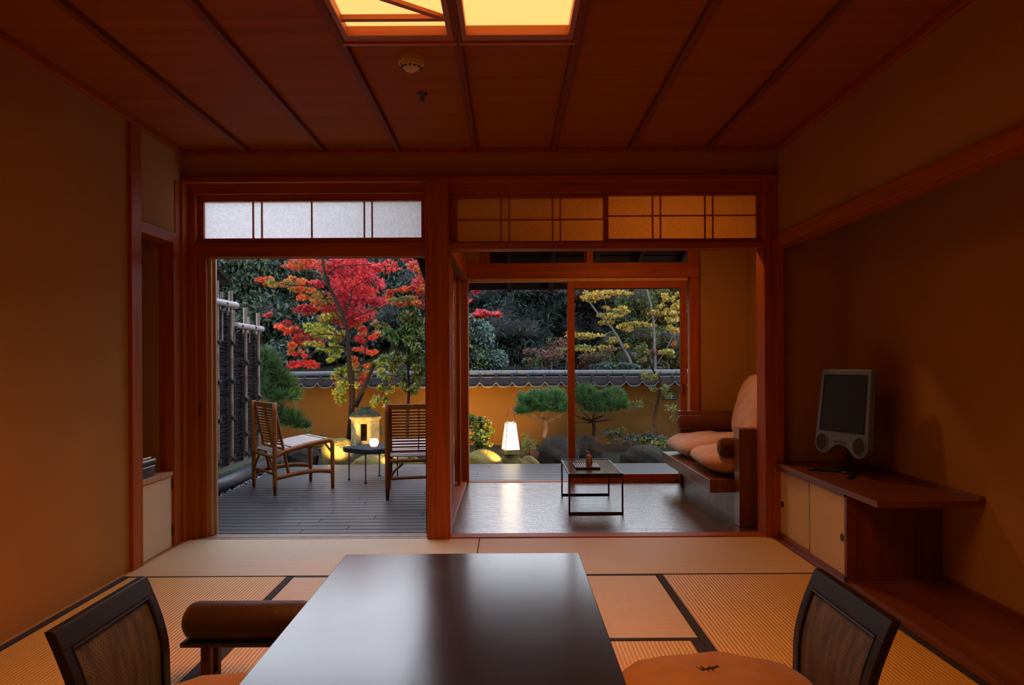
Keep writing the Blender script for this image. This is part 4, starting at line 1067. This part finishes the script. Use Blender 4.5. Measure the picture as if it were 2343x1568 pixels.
# second maple at the right edge of the opening
MY2 = 8.9
sp = [(968,612,34,26,MY2,260,PINK+ORA), (940,600,22,12,MY2,90,PINK), (965,655,30,22,MY2,190,ORA+PINK), (930,660,24,12,MY2+.1,80,ORA), (905,672,22,10,MY2+.2,80,PINK+ORA), (925,685,34,14,MY2+.1,150,ORA+OLV), (968,690,30,14,MY2,110,PINK+ORA),
      (1008,660,30,40,MY2,250,RED+ORA), (1040,700,40,26,MY2,250,RED), (1105,716,38,9,MY2-.3,200,PINK+RED), (1098,728,16,6,MY2-.3,50,OLV+ORA), (1140,720,14,5,MY2-.3,36,RED), (1090,664,9,10,MY2-.6,44,RED)]
tree('maple_tree', 'red maple at the edge of the pillar whose low sprays reach into the sunroom view', 'tree', P(1040, 1000, MY2),
     clusters(sp, 'maple', .056, up=.3, dens=2.2),
     [([P(1035,1000,MY2), P(1030,850,MY2), P(1020,720,MY2), P(1000,600,MY2)], .045, .02), ([P(1028,760,MY2), P(1070,730,MY2-.2), P(1140,722,MY2-.3)], .012, .004), ([P(1022,730,MY2), P(980,680,MY2), P(925,670,MY2)], .014, .004)], M['bark'])
# green-leaved tree right of the maple
GY = 9.2
sp = [(930,715,34,30,GY,260,GRN+OLV), (950,760,34,32,GY,330,GRN), (905,770,30,26,GY,210,GRN+YG), (950,810,32,30,GY,300,GRN), (900,820,34,24,GY,220,GRN+YG), (955,860,30,24,GY,200,GRN+YG), (905,862,34,18,GY,170,YG+GRN), (870,750,18,20,GY,70,OLV),
      (880,890,24,14,GY,110,YG), (950,890,26,12,GY,90,YG), (872,925,20,22,GY,150,YG), (930,885,20,12,GY,60,YG), (1000,800,30,60,GY,300,GRN)]
tree('garden_tree', 'small green and olive leaved tree just left of the wooden pillar', 'tree', P(932, 1000, GY),
     clusters(sp, 'oval', .072, droop=.7, dens=1.35),
     [(PL((932,1000),(934,930),(936,890),(934,830),(940,760),(945,700), Y=GY), .020, .008), (PL((934,900),(900,880),(872,905), Y=GY), .008, .003), (PL((935,880),(965,865), Y=GY), .008, .004), (PL((935,840),(905,800),(900,770), Y=GY), .009, .003)], M['bark'], M['leaf_g'])
# --- camellia-like evergreen at the left
EY = 12.6
sp = [(545,640,80,60,EY,2400,EVG), (640,640,80,50,EY+.5,2000,EVG), (600,720,90,55,EY,2200,EVG), (690,610,60,40,EY+.6,900,EVG), (650,790,60,50,EY+.3,1100,EVG), (540,600,70,30,EY-.2,700,G(EVG,1.4)), (630,810,30,30,EY-.6,300,G(BLG,1.3)), (720,780,50,60,EY+.8,900,EVG), (480,620,60,60,EY,800,EVG), (560,860,60,60,EY+.4,900,EVG)]
tree('evergreen_tree', 'large glossy dark evergreen rising behind the brushwood fence', 'tree', P(600, 1000, EY),
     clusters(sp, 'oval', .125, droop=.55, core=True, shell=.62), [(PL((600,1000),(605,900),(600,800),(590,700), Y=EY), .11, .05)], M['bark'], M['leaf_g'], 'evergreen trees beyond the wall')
# --- pale grey-green evergreen behind the maple
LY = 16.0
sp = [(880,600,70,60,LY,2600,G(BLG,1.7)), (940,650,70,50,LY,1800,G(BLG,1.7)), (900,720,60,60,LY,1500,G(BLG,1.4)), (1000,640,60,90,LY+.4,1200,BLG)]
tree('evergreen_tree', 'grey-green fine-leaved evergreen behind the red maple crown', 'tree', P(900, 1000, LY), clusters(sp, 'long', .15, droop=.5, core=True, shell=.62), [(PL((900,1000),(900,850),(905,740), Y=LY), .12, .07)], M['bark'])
# --- dark wooded slope behind everything: rounded crowns
hill = MB(); hill.grid(lambda u, v: (-22+44*u, 17+15*v, -.4+4.6*v+.3*math.sin(u*17)), 40, 10); ho = hill.build('hillside', M['soil'], None, 0, True); struct(ho); 
labels = ['dark rounded tree on the wooded slope, far left above the fence', 'dark tree on the wooded slope behind the evergreen at the left', 'dark tree on the wooded slope left of the maple crown',
          'dark tree on the wooded slope directly behind the maple trunk', 'distant dark tree on the wooded slope between maple trunk and pillar', 'dark tree on the wooded slope behind the wooden pillar', 'blue-grey conifer on the slope in the left half of the sunroom opening',
          'broad blue-grey conifer on the slope at the middle of the sunroom opening', 'dark conifer on the slope just left of the sliding door stile', 'dark conifer on the slope behind the yellow-leaved tree', 'mossy green tree on the slope behind the yellow sprays', 'dark tree on the slope at the right edge of the sunroom opening',
          'dark tree on the slope hidden mostly by the sunroom wall']
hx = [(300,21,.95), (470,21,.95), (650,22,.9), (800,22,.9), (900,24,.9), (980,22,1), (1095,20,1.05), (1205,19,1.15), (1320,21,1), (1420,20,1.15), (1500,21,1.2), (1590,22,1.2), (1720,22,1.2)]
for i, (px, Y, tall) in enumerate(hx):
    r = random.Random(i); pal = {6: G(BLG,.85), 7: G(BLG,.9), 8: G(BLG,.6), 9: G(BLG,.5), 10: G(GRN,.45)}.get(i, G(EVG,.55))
    top = VY-(430 if i < 5 else 500)*.5*tall if False else 0
    tp = 600-(i > 4)*30
    sp = []
    for k in range(5):
        py = 860-k*(60 if i < 6 else 47); w = 92-k*5
        sp.append((px+r.uniform(-34,34), py+r.uniform(-14,14), w+r.uniform(-6,16), 58+r.uniform(-6,10), Y+r.uniform(-.8,.8), 1900, pal))
    sp.append((px, 590 if i < 6 else 664, 66, 36, Y, 900, pal)); sp.append((px+62, 700, 60, 70, Y+1.5, 900, pal))
    b = P(px, 990, Y)
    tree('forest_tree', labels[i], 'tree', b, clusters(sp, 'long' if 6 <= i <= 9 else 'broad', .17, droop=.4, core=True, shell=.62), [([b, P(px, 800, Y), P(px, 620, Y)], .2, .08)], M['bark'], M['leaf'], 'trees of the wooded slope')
# --- right window planting beyond the wall
SY = 13.2
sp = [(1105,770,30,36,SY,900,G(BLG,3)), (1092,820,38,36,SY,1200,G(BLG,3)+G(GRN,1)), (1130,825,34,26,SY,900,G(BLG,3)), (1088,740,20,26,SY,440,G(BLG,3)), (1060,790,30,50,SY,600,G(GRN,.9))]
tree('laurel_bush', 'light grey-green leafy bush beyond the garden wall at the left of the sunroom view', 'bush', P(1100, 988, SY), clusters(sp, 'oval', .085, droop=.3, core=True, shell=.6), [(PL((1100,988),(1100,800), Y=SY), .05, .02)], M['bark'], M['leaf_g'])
BRN = [(.20,.10,.06), (.16,.08,.05), (.14,.12,.05), (.28,.09,.07)]
sp = [(1250,812,50,22,14,620,BRN), (1280,790,36,18,14.2,340,BRN), (1225,832,40,14,14,300,G(GRN,.8)+BRN)]
tree('shrub', 'brownish autumn shrub beyond the wall left of the sliding door', 'shrub', P(1250, 960, 14), clusters(sp, 'long', .10, up=.2), [(PL((1262,960),(1262,850),(1270,800), Y=14), .016, .006), (PL((1250,960),(1240,830),(1225,800), Y=14), .014, .005), (PL((1275,960),(1295,840),(1300,790), Y=14), .012, .005)], M['bark_p'], None, 'autumn shrubs beyond the wall')
sp = [(1365,818,42,20,14,480,BRN+[(.38,.12,.08)]), (1340,838,30,12,14,160,BRN)]
tree('shrub', 'reddish-brown autumn shrub beyond the wall beneath the yellow sprays', 'shrub', P(1365, 960, 14), clusters(sp, 'long', .10, up=.2), [(PL((1350,960),(1370,850),(1390,800), Y=14), .014, .005)], M['bark_p'], None, 'autumn shrubs beyond the wall')
sp = [(1415,838,48,10,12.2,420,G(BLG,2.2)), (1370,842,30,8,12.2,160,G(BLG,2.2))]
tree('low_hedge', 'low pale green hedge tips just above the tiled wall ridge', 'hedge', P(1410, 960, 12.2), clusters(sp, 'oval', .06, up=.4), [(PL((1400,960),(1400,845), Y=12.2), .012, .006)], M['bark'])
sp = [(1455,690,50,40,15,1300,G(GRN,.75)), (1420,728,42,26,15,650,G(GRN,.6)), (1470,770,40,44,15,900,G(GRN,.7)), (1440,830,60,30,15.4,800,G(GRN,.45)), (1530,790,40,50,15.6,800,G(GRN,.5)), (1400,790,30,30,15.6,400,G(GRN,.45)), (1520,670,20,12,14.5,120,G(YG,.6))]
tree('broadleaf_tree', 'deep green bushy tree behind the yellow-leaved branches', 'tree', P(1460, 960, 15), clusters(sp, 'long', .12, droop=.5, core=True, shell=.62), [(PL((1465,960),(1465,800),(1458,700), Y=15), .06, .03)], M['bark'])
KY = 12.4
sp = [(1360,675,44,11,KY,190,YEL), (1345,690,26,12,KY,100,YEL), (1410,672,40,8,KY,120,YEL), (1385,702,18,6,KY,36,YEL), (1425,706,24,6,KY,50,YEL), (1390,722,30,10,KY,80,YEL), (1420,712,26,7,KY,50,G(YEL,.7)), (1385,741,22,10,KY,70,YEL), (1422,750,16,9,KY,40,YEL),
      (1440,745,24,14,KY,130,YEL), (1470,740,32,9,KY,130,YEL), (1500,718,28,11,KY,130,YEL), (1530,725,28,15,KY,150,YEL), (1535,680,24,14,KY,120,YEL), (1548,700,18,20,KY,110,YEL), (1512,700,12,8,KY,40,YEL),
      (1535,756,22,13,KY,100,YEL), (1355,770,52,9,KY,190,YEL), (1300,762,24,10,KY,90,YEL+ORA), (1395,778,24,9,KY,70,YEL), (1345,797,60,8,KY,220,YEL+G(OLV,1.2)), (1535,806,34,10,KY,150,YEL+G(YG,1)), (1433,792,10,8,KY,24,YEL), (1545,788,12,6,KY,30,ORA), (1492,806,14,8,KY,40,ORA+G(BRN,1))]
K = lambda *a: PL(*a, Y=KY)
tree('yellow_leaved_tree', 'thin grey-trunked tree with sprays of yellow leaves beyond the wall, behind the sliding door', 'tree', P(1440, 998, KY), clusters(sp, 'broad', .052, droop=.5, dens=1.9),
     [(K((1480,998),(1448,845),(1425,795),(1402,753),(1385,735),(1355,700),(1335,660)), .030, .010), (K((1497,998),(1500,845),(1498,800),(1496,740),(1490,700),(1480,660),(1475,620)), .024, .012), (K((1400,752),(1390,722),(1383,680)), .008, .004),
      (K((1503,835),(1530,790),(1545,755)), .011, .005), (K((1496,740),(1510,720),(1545,705)), .008, .003), (K((1498,720),(1475,740),(1440,745)), .008, .003), (K((1485,845),(1492,825),(1480,815)), .009, .004), (K((1405,758),(1370,768),(1310,770)), .007, .003), (K((1425,797),(1380,795),(1300,798)), .007, .003), (K((1530,850),(1530,835),(1515,825)), .010, .005)], M['bark_p'])
# --- small tree in front of the wall, right
NY = 10.0
sp = [(1485,862,18,14,NY,100,G(GRN,1.1)+YG), (1545,845,10,10,NY,0,GRN), (1478,800,26,20,NY,130,G(GRN,.8)+OLV), (1460,820,18,10,NY,50,OLV), (1530,900,26,20,NY,90,G(GRN,.9)), (1450,930,30,16,NY,60,G(GRN,.8)), (1505,890,24,12,NY,40,GRN), (1540,940,20,20,NY,40,G(GRN,1.1))]
tree('young_tree', 'thin dark-stemmed young tree in front of the garden wall behind the sofa arm', 'tree', P(1500, 990, NY), clusters(sp, 'oval', .065, droop=.4),
     [(PL((1500,992),(1497,960),(1505,920),(1511,885),(1508,862),(1496,850),(1482,815),(1472,796), Y=NY), .024, .010), (PL((1505,915),(1535,890), Y=NY), .005, .002), (PL((1503,930),(1470,920), Y=NY), .005, .002)], M['bark'])
# --- needles: cloud-pruned pines and soft pine at the fence
def pine(name, label, base, pads, limbs, pal, nl=.085, bark='bark_r', group=None):
    t = thing(name, label, 'pine', base, 0, group)
    pos = []; R = []; col = []
    for (px, py, rx, ry, Y, nt) in pads:
        c = np.array(P(px, py, Y)); r = np.array([rx*Y/F, rx*Y/F*.8, ry*Y/F])
        tu = sphere_pts(nt, .55); tu[:, 2] = np.where(tu[:, 2] < -.25, -.25*rng.random(nt), tu[:, 2])
        cc = c+tu*r; k = 18
        d = rng.normal(size=(nt, k, 3))*.62 + (tu*np.array([.9, .9, .7])+np.array([0, 0, .65]))[:, None, :]
        d /= np.linalg.norm(d, axis=2)[..., None]; d = d.reshape(-1, 3)
        a = rng.normal(size=d.shape); a -= (a*d).sum(1)[:, None]*d; a /= np.linalg.norm(a, axis=1)[:, None]
        pos.append(np.repeat(cc, k, axis=0)); R.append(np.stack([np.cross(d, a), d, a], axis=2))
        w = np.array(pal)[rng.integers(0, len(pal), nt)]; col.append(np.repeat(w*(1+rng.normal(size=(nt, 1))*.15), k, axis=0))
    pos = np.vstack(pos); R = np.vstack(R); col = np.abs(np.vstack(col)); sz = nl*(.7+.6*rng.random(len(pos)))
    mesh_leaves('needles', M['leaf'], t, pos, R, sz, col, 'needle')
    m = MB()
    for l in limbs: limb(m, l[0], l[1], l[2], 6)
    m.build('trunk', M[bark], t, 0, True); return t
PG = [(.06,.16,.04), (.08,.19,.05), (.05,.12,.035)]
def pine_limbs(px, py0, py1, Y, w, ytop, seed, r0=.028):
    r = random.Random(seed); L = [(PL((px-2, py0), (px+3, (py0+py1)/2), (px, py1), Y=Y), r0, r0*.8)]
    for k in range(14):
        a = -1+2*(k+.5)/14; e = P(px+a*w, ytop+r.uniform(0, 14)+abs(a)*16, Y); s = P(px+a*4, py1+r.uniform(-4, 6), Y); z = r.uniform(-.25, .25)
        mid = ((s[0]*.45+e[0]*.55), Y+z*.5, s[2]*.55+e[2]*.45+.0)
        L.append(([s, mid, (e[0], Y+z, e[2])], .009, .003))
    return L
pine('cloud_pruned_pine', 'umbrella-shaped dwarf pine with reddish trunk right of the glowing lantern', P(1243, 998, 9.4), [(1242,932,58,34,9.4,300), (1218,916,34,22,9.3,110), (1262,912,40,20,9.4,150), (1196,942,16,16,9.2,60), (1286,936,20,22,9.4,90)],
     pine_limbs(1246, 1002, 962, 9.4, 50, 930, 1), PG, .075, 'bark_r', 'pruned pines before the wall')
pine('cloud_pruned_pine', 'umbrella-shaped dwarf pine seen through the closed glass door', P(1357, 1010, 9.6), [(1345,915,32,30,9.6,170), (1400,918,32,30,9.6,160), (1372,935,44,24,9.6,140), (1422,930,14,18,9.6,50), (1335,898,22,14,9.6,60)],
     pine_limbs(1357, 1010, 962, 9.6, 55, 935, 2), G(PG,.8), .075, 'bark', 'pruned pines before the wall')
pine('soft_pine', 'soft-needled green pine between the brushwood fence and the orange wall', P(640, 1010, 9.5), [(612,838,20,30,9.4,100), (632,868,26,24,9.5,110), (655,885,20,18,9.6,60), (608,895,22,30,9.4,90), (645,912,32,16,9.5,90), (672,905,12,10,9.6,26), (630,950,30,22,9.5,70), (665,965,26,22,9.6,60), (690,975,16,12,9.6,24), (604,815,14,14,9.4,36), (590,860,16,40,9.3,80)],
     [(PL((630,1015),(634,950),(630,880),(622,830), Y=9.5), .03, .01), (PL((632,950),(665,930), Y=9.5), .012, .004), (PL((632,900),(600,870), Y=9.5), .01, .004)], G(PG,.55)+[(.07,.13,.05)], .12, 'bark')
# --- low shrubs, grasses and ground plants
sp = [(1090,960,26,24,9.2,520,YG+GRN), (1108,985,20,24,9.1,420,YG), (1088,1000,28,28,9.0,420,GRN+YG), (1110,1020,18,14,8.9,90,G(GRN,.9))]
tree('shrub', 'yellow-lit small-leaved shrub at the left edge of the sunroom view', 'shrub', P(1090, 1050, 9.1), clusters(sp, 'broad', .040, up=.2, dens=1.3), [(PL((1090,1050),(1092,1000),(1088,960), Y=9.1), .012, .005), (PL((1092,1050),(1110,1010), Y=9.1), .008, .004)], M['bark'])
sp = [(1212,1018,16,18,9.0,170,YG), (1200,1000,8,10,9.0,40,YG), (1225,1035,12,14,8.9,80,YG+ORA)]
tree('shrub', 'tiny yellow-green shrub between the glowing lantern and the dark boulder', 'shrub', P(1212, 1050, 9.0), clusters(sp, 'long', .035, up=.2, dens=1.3), [(PL((1212,1050),(1212,1010), Y=9.0), .006, .003)], M['bark'])
sp = [(1440,1000,60,16,10.2,420,G(BLG,1.3)), (1500,1005,46,18,10.0,420,G(BLG,1.4)), (1545,1015,26,18,9.8,200,G(BLG,1.2)), (1400,985,30,10,10.4,100,G(GRN,.8))]
tree('ground_shrub', 'spreading dark green shrub low in front of the wall, left of the sofa', 'shrub', P(1480, 1040, 10.1), clusters(sp, 'oval', .06, up=.4, dens=1.2), [(PL((1480,1040),(1470,1000), Y=10.1), .01, .004), (PL((1480,1040),(1520,1005), Y=10.1), .01, .004)], M['bark'])
sp = [(700,985,20,18,9.3,120,G(GRN,.7)), (735,1000,14,12,9.2,60,G(GRN,.7)), (700,1030,24,10,8.9,80,G(GRN,.6))]
tree('shrub', 'small dark shrub below the orange wall behind the side-on lounge chair', 'shrub', P(705, 1040, 9.2), clusters(sp, 'long', .05, up=.2), [(PL((705,1045),(702,990), Y=9.2), .007, .003)], M['bark'])
sp = [(870,985,14,20,9.5,100,G(GRN,.8)), (885,1040,24,8,8.8,80,YG), (925,1045,26,8,8.8,110,YG), (960,1040,16,10,8.8,60,YG)]
tree('ground_plants', 'low yellow-green plants along the deck edge under the right lounge chair', 'plant', P(905, 1055, 8.9), clusters(sp, 'long', .045, up=.1, dens=1.2), [(PL((905,1056),(905,1040), Y=8.8), .004, .002)], M['bark'])

# --- boulders
def boulder(name, mat, label, px, py, rx, ry, Y, seed, dz=1.0, group='boulders along the deck edge'):
    c = P(px, py, Y); r_ = random.Random(seed)
    bm = bmesh.new(); bmesh.ops.create_icosphere(bm, subdivisions=4, radius=1)
    a = [r_.uniform(0, 6) for _ in range(6)]
    pl_ = [Vector((r_.uniform(-1,1), r_.uniform(-1,1), r_.uniform(-.2,1))).normalized() for _ in range(9)]
    R = (rx*Y/F, rx*Y/F*.7*dz, ry*Y/F)
    vs = []
    for v in bm.verts:
        p = v.co.copy()
        for n_ in pl_:
            d = p.dot(n_)
            if d > .80: p -= n_*(d-.80)*.85
        k = 1+.05*math.sin(4*p.x+a[0])*math.cos(5*p.y+a[1])+.03*math.sin(9*p.z+a[2]+5*p.x)
        vs.append((c[0]+p.x*k*R[0], c[1]+p.y*k*R[1], c[2]+p.z*k*R[2]))
    m = MB(); m.add(vs, [tuple(w.index for w in f.verts) for f in bm.faces]); bm.free()
    o = m.build(name, mat, None, 0, True); tag(o, label, 'boulder', group); return o
boulder('boulder', M['rock_y'], 'yellow-lit flat boulder at the foot of the shrub left of the glowing lantern', 1100, 1062, 52, 32, 8.75, 1)
boulder('boulder', M['rock_y'], 'tan boulder directly beneath the glowing lantern', 1168, 1062, 26, 26, 8.9, 2)
boulder('boulder', M['rock_y'], 'rounded tan stone between the glowing lantern and the dark boulder', 1210, 1062, 24, 21, 8.7, 3)
boulder('boulder', M['rock_y'], 'small upright tan stone left of the pine trunk', 1208, 1024, 17, 30, 9.5, 13)
boulder('boulder', M['rock_d'], 'large dark boulder below the umbrella-shaped pine', 1278, 1042, 58, 44, 9.1, 4)
boulder('boulder', M['rock_d'], 'dark boulder seen through the glass door right of the coffee table', 1340, 1030, 40, 34, 9.6, 5)
boulder('boulder', M['rock_d'], 'long dark boulder in front of the low shrub near the sofa', 1475, 1052, 56, 36, 9.0, 6)
boulder('boulder', M['rock_y'], 'tan boulder between the side-on lounge chair and the garden table', 770, 1040, 40, 42, 8.95, 7)
boulder('boulder', M['rock_y'], 'low tan boulder under the garden table', 850, 1062, 46, 24, 8.7, 8)
boulder('boulder', M['rock_d'], 'dark boulder at the foot of the soft pine', 690, 1052, 40, 26, 8.9, 9)
boulder('boulder', M['rock_y'], 'low tan boulder behind the rear-facing lounge chair', 935, 1060, 34, 18, 8.9, 10)
# --- stone lantern
ly = 9.3; lx = P(836, 1000, ly)[0]; k = ly/F
lz = lambda py: CZ-(py+ROLL*(836-W/2)-VY)*k
sl = thing('stone_lantern', 'square-windowed garden lantern of pale granite with mossy cap under the maple', 'stone lantern', (lx, ly, lz(1025)))
def hexp(r, a0=30): return [(r*math.cos(math.radians(a0+60*i)), r*math.sin(math.radians(a0+60*i))) for i in range(6)]
zz0, zz1 = lz(1014), lz(962)
m = MB(); R1 = 27*k
Rl = .06
hx6 = [(lx+R1*math.cos(math.radians(-90+30+60*i)+Rl), ly+R1*math.sin(math.radians(-90+30+60*i)+Rl)) for i in range(6)]
for i in range(6):
    a, b = Vector(hx6[i]), Vector(hx6[(i+1) % 6]); mid = (a+b)/2; d = (b-a).normalized(); L = (b-a).length
    m.bar((a.x, a.y, zz0), (a.x, a.y, zz1), .045, .045, (d.x, d.y, 0))
    if i != 5:
        m.bar((mid.x, mid.y, zz0), (mid.x, mid.y, zz1), L*.95, .028, (-d.y, d.x, 0))
m.build('fire_box', M['lantern_stone'], sl, .006)
def prof6(name, pr, mat, bev=.006):
    m = MB(); vs = []
    for r, z in pr:
        for i in range(6): an = math.radians(-90+30+60*i)+Rl; vs.append((lx+r*math.cos(an), ly+r*math.sin(an), z))
    n = len(pr); fs = [(i*6+j, i*6+(j+1) % 6, (i+1)*6+(j+1) % 6, (i+1)*6+j) for i in range(n-1) for j in range(6)]+[tuple(range(6))[::-1], tuple(range((n-1)*6, n*6))]
    return m.add(vs, fs).build(name, mat, sl, bev)
prof6('eave', [(30*k, lz(964)), (37*k, lz(957)), (36*k, lz(953))], M['lantern_stone'])
prof6('cap', [(37*k, lz(953)), (34*k, lz(948)), (18*k, lz(938)), (12*k, lz(936)), (12*k, lz(931)), (4*k, lz(930))], M['mossy'], .012)
prof6('base', [(34*k, lz(1034)), (33*k, lz(1020)), (28*k, lz(1012))], M['lantern_stone'])
m = MB()
a, b = Vector(hx6[0]), Vector(hx6[5])
for i in (5,):
    a, b = Vector(hx6[i]), Vector(hx6[(i+1) % 6]); d = (b-a).normalized(); mid = (a+b)/2; h = (b-a).length/2
    for s in (-1, 1): q = mid+d*s*h*.66; m.bar((q.x, q.y, zz0), (q.x, q.y, zz1), .020, .03, (-d.y, d.x, 0))
    for z in (zz0+.02, zz1-.015): m.bar((a.x, a.y, z), (b.x, b.y, z), .03, .04)
m.build('window_frame', M['lantern_stone'], sl, .003)
# --- andon lantern on the rocks
ay = 8.9; ax, _, az = P(1169, 1040, ay); k = ay/F
an = thing('garden_lantern', 'tapering paper lantern with tall loop handle glowing beside the rocks', 'lantern', (ax, ay, az))
azf = lambda py: CZ-(py-VY)*k
wb, wt = 18.5*k, 11.5*k; z0, z1 = azf(1028), azf(967)
def quadp(w, z, rot=.25): return [(ax+w*1.414*math.cos(PI/4+i*PI/2+rot), ay+w*1.414*math.sin(PI/4+i*PI/2+rot), z) for i in range(4)]
m = MB(); m.add(quadp(wb*.9, z0)+quadp(wt*.9, z1), [(0,1,5,4), (1,2,6,5), (2,3,7,6), (3,0,4,7), (3,2,1,0), (4,5,6,7)]); m.build('paper_shade', M['andon'], an)
m = MB()
for i in range(4):
    a, b = quadp(wb*.93, z0)[i], quadp(wt*.93, z1)[i]; m.bar(a, b, .007, .007)
    m.bar(quadp(wt*.95, z1)[i], quadp(wt*.95, z1)[(i+1) % 4], .008, .008)
m.build('frame', M['dark_z'], an)
m = MB(); m.add(quadp(wb, z0-.055)+quadp(wb, z0), [(0,1,5,4), (1,2,6,5), (2,3,7,6), (3,0,4,7), (3,2,1,0), (4,5,6,7)]); m.build('base', M['rock_y'], an, .003)
hp = [(ax-7.5*k, ay, z1), (ax-7.5*k, ay, azf(948))]+[(ax+7.5*k*math.cos(math.radians(180-30*i)), ay, azf(946)+8*k*math.sin(math.radians(180-30*i))) for i in range(7)]+[(ax+7.5*k, ay, z1)]
MB().tube(hp, .005, 8).build('handle', M['dark_z'], an, 0, True)
# --- small buried garden spotlights (hidden by the deck edge)
def gspot(px, Y, z, label, power, target, size=1.5, col=(1, .60, .17), rad=.03):
    x = P(px, 1000, Y)[0]
    t = thing('garden_spotlight', label, 'spotlight', (x, Y, z), 0, 'garden spotlights behind the deck edge')
    MB().lathe([(.03, -.06), (.035, -.05), (.035, -.005), (.038, 0), (.034, .002), (.030, -.012)], (x, Y, z), 16).build('housing', M['blackmetal'], t, 0, True)
    l = bpy.data.lights.new('spot', 'SPOT'); l.energy = power; l.color = col; l.spot_size = size; l.spot_blend = .8; l.shadow_soft_size = rad
    o = bpy.data.objects.new('spotlight_bulb', l); C.objects.link(o); o.location = (x, Y, z+.015)
    o.rotation_euler = (Vector(target)-Vector((x, Y, z+.015))).to_track_quat('-Z', 'Y').to_euler()
gspot(905, 8.52, -.10, 'buried spotlight aimed at the stone lantern', 60, P(838, 960, 9.3), 1.4)
gspot(1150, 8.50, -.09, 'buried spotlight aimed at the shrub left of the glowing lantern', 110, P(1092, 955, 9.25), 1.0)
gspot(760, 8.55, -.08, 'buried spotlight aimed at the tan boulder and maple', 110, P(800, 880, 9.6), 1.5)
gspot(1122, 9.6, -.08, 'buried spotlight washing the garden wall behind the glowing lantern', 300, P(1125, 905, 11), 1.55)
gspot(960, 9.7, -.08, 'buried spotlight washing the wall behind the green tree', 190, P(930, 905, 11), 2.2)
gspot(735, 9.9, -.05, 'buried spotlight washing the upper wall near the soft pine', 40, P(720, 900, 11), 1.6)
gspot(1500, 9.6, -.10, 'buried spotlight washing the wall near the young tree', 28, P(1500, 920, 11), 2.0)

def point(name, loc, power, col, r=.05):
    l = bpy.data.lights.new(name, 'POINT'); l.energy = power; l.color = col; l.shadow_soft_size = r
    o = bpy.data.objects.new(name, l); C.objects.link(o); o.location = loc
def spot(name, loc, tgt, power, col, size, r=.05, blend=.6):
    l = bpy.data.lights.new(name, 'SPOT'); l.energy = power; l.color = col; l.spot_size = size; l.spot_blend = blend; l.shadow_soft_size = r
    o = bpy.data.objects.new(name, l); C.objects.link(o); o.location = loc
    o.rotation_euler = (Vector(tgt)-Vector(loc)).to_track_quat('-Z', 'Y').to_euler()
al = bpy.data.lights.new('sunroom_downlight', 'AREA'); al.energy = 13; al.color = (1, .37, .085); al.shape = 'DISK'; al.size = .12
ao = bpy.data.objects.new('sunroom_downlight', al); C.objects.link(ao); ao.location = (1.0, 5.45, 2.31)
al = bpy.data.lights.new('rear_fill_light', 'AREA'); al.energy = 11; al.color = (1, .33, .055); al.spread = math.radians(130); al.size = .9; al.shape = 'SQUARE'  # unseen light added behind the camera to brighten the room
ao = bpy.data.objects.new('rear_fill_light', al); C.objects.link(ao); ao.location = (-.2, -.35, CH-.03)
for xc in (-.4325, .043):
    al = bpy.data.lights.new('ceiling_lamp_tubes', 'AREA'); al.energy = 9; al.color = (1, .33, .055); al.shape = 'RECTANGLE'; al.size = .36; al.size_y = 1.3; al.spread = math.radians(118)
    ao = bpy.data.objects.new('ceiling_lamp_tubes', al); C.objects.link(ao); ao.location = (xc, 2.3, CH-.03)
# main roof of the house, unseen, put in to block sky light over the garden
m = MB(); m.prism([(4.98, 2.46), (4.98, 2.54), (-1.5, 5.6), (-9, 2.6), (-9, 2.5), (-1.5, 5.45)], lambda u, v, d: (d, u, v), -9, 9)
hr_ = m.build('roof_house', M['eave']); struct(hr_)

# ------------------------------------------------------------------ sky
w = bpy.data.worlds.new('sky'); bpy.context.scene.world = w; w.use_nodes = True
nt = w.node_tree; bg = nt.nodes['Background']
tc = nt.nodes.new('ShaderNodeTexCoord'); sx = nt.nodes.new('ShaderNodeSeparateXYZ'); rp = nt.nodes.new('ShaderNodeValToRGB')
nt.links.new(tc.outputs['Generated'], sx.inputs[0]); nt.links.new(sx.outputs['Z'], rp.inputs[0]); nt.links.new(rp.outputs[0], bg.inputs[0])
rp.color_ramp.elements[0].position = .0; rp.color_ramp.elements[0].color = (.94, .96, 1.0, 1)
rp.color_ramp.elements[1].position = .9; rp.color_ramp.elements[1].color = (.62, .72, .95, 1)
bg.inputs['Strength'].default_value = 3.7
sc = bpy.context.scene
sc.view_settings.view_transform = 'Standard'; sc.view_settings.look = 'None'; sc.view_settings.exposure = 0; sc.view_settings.gamma = 1
sc.view_settings.use_curve_mapping = False
sc.cycles.max_bounces = 7; sc.cycles.diffuse_bounces = 4; sc.cycles.glossy_bounces = 4; sc.cycles.transmission_bounces = 4; sc.cycles.transparent_max_bounces = 8
sc.cycles.caustics_reflective = False; sc.cycles.caustics_refractive = False; sc.cycles.sample_clamp_indirect = 4
sc.cycles.use_denoising = True; sc.cycles.adaptive_threshold = .015
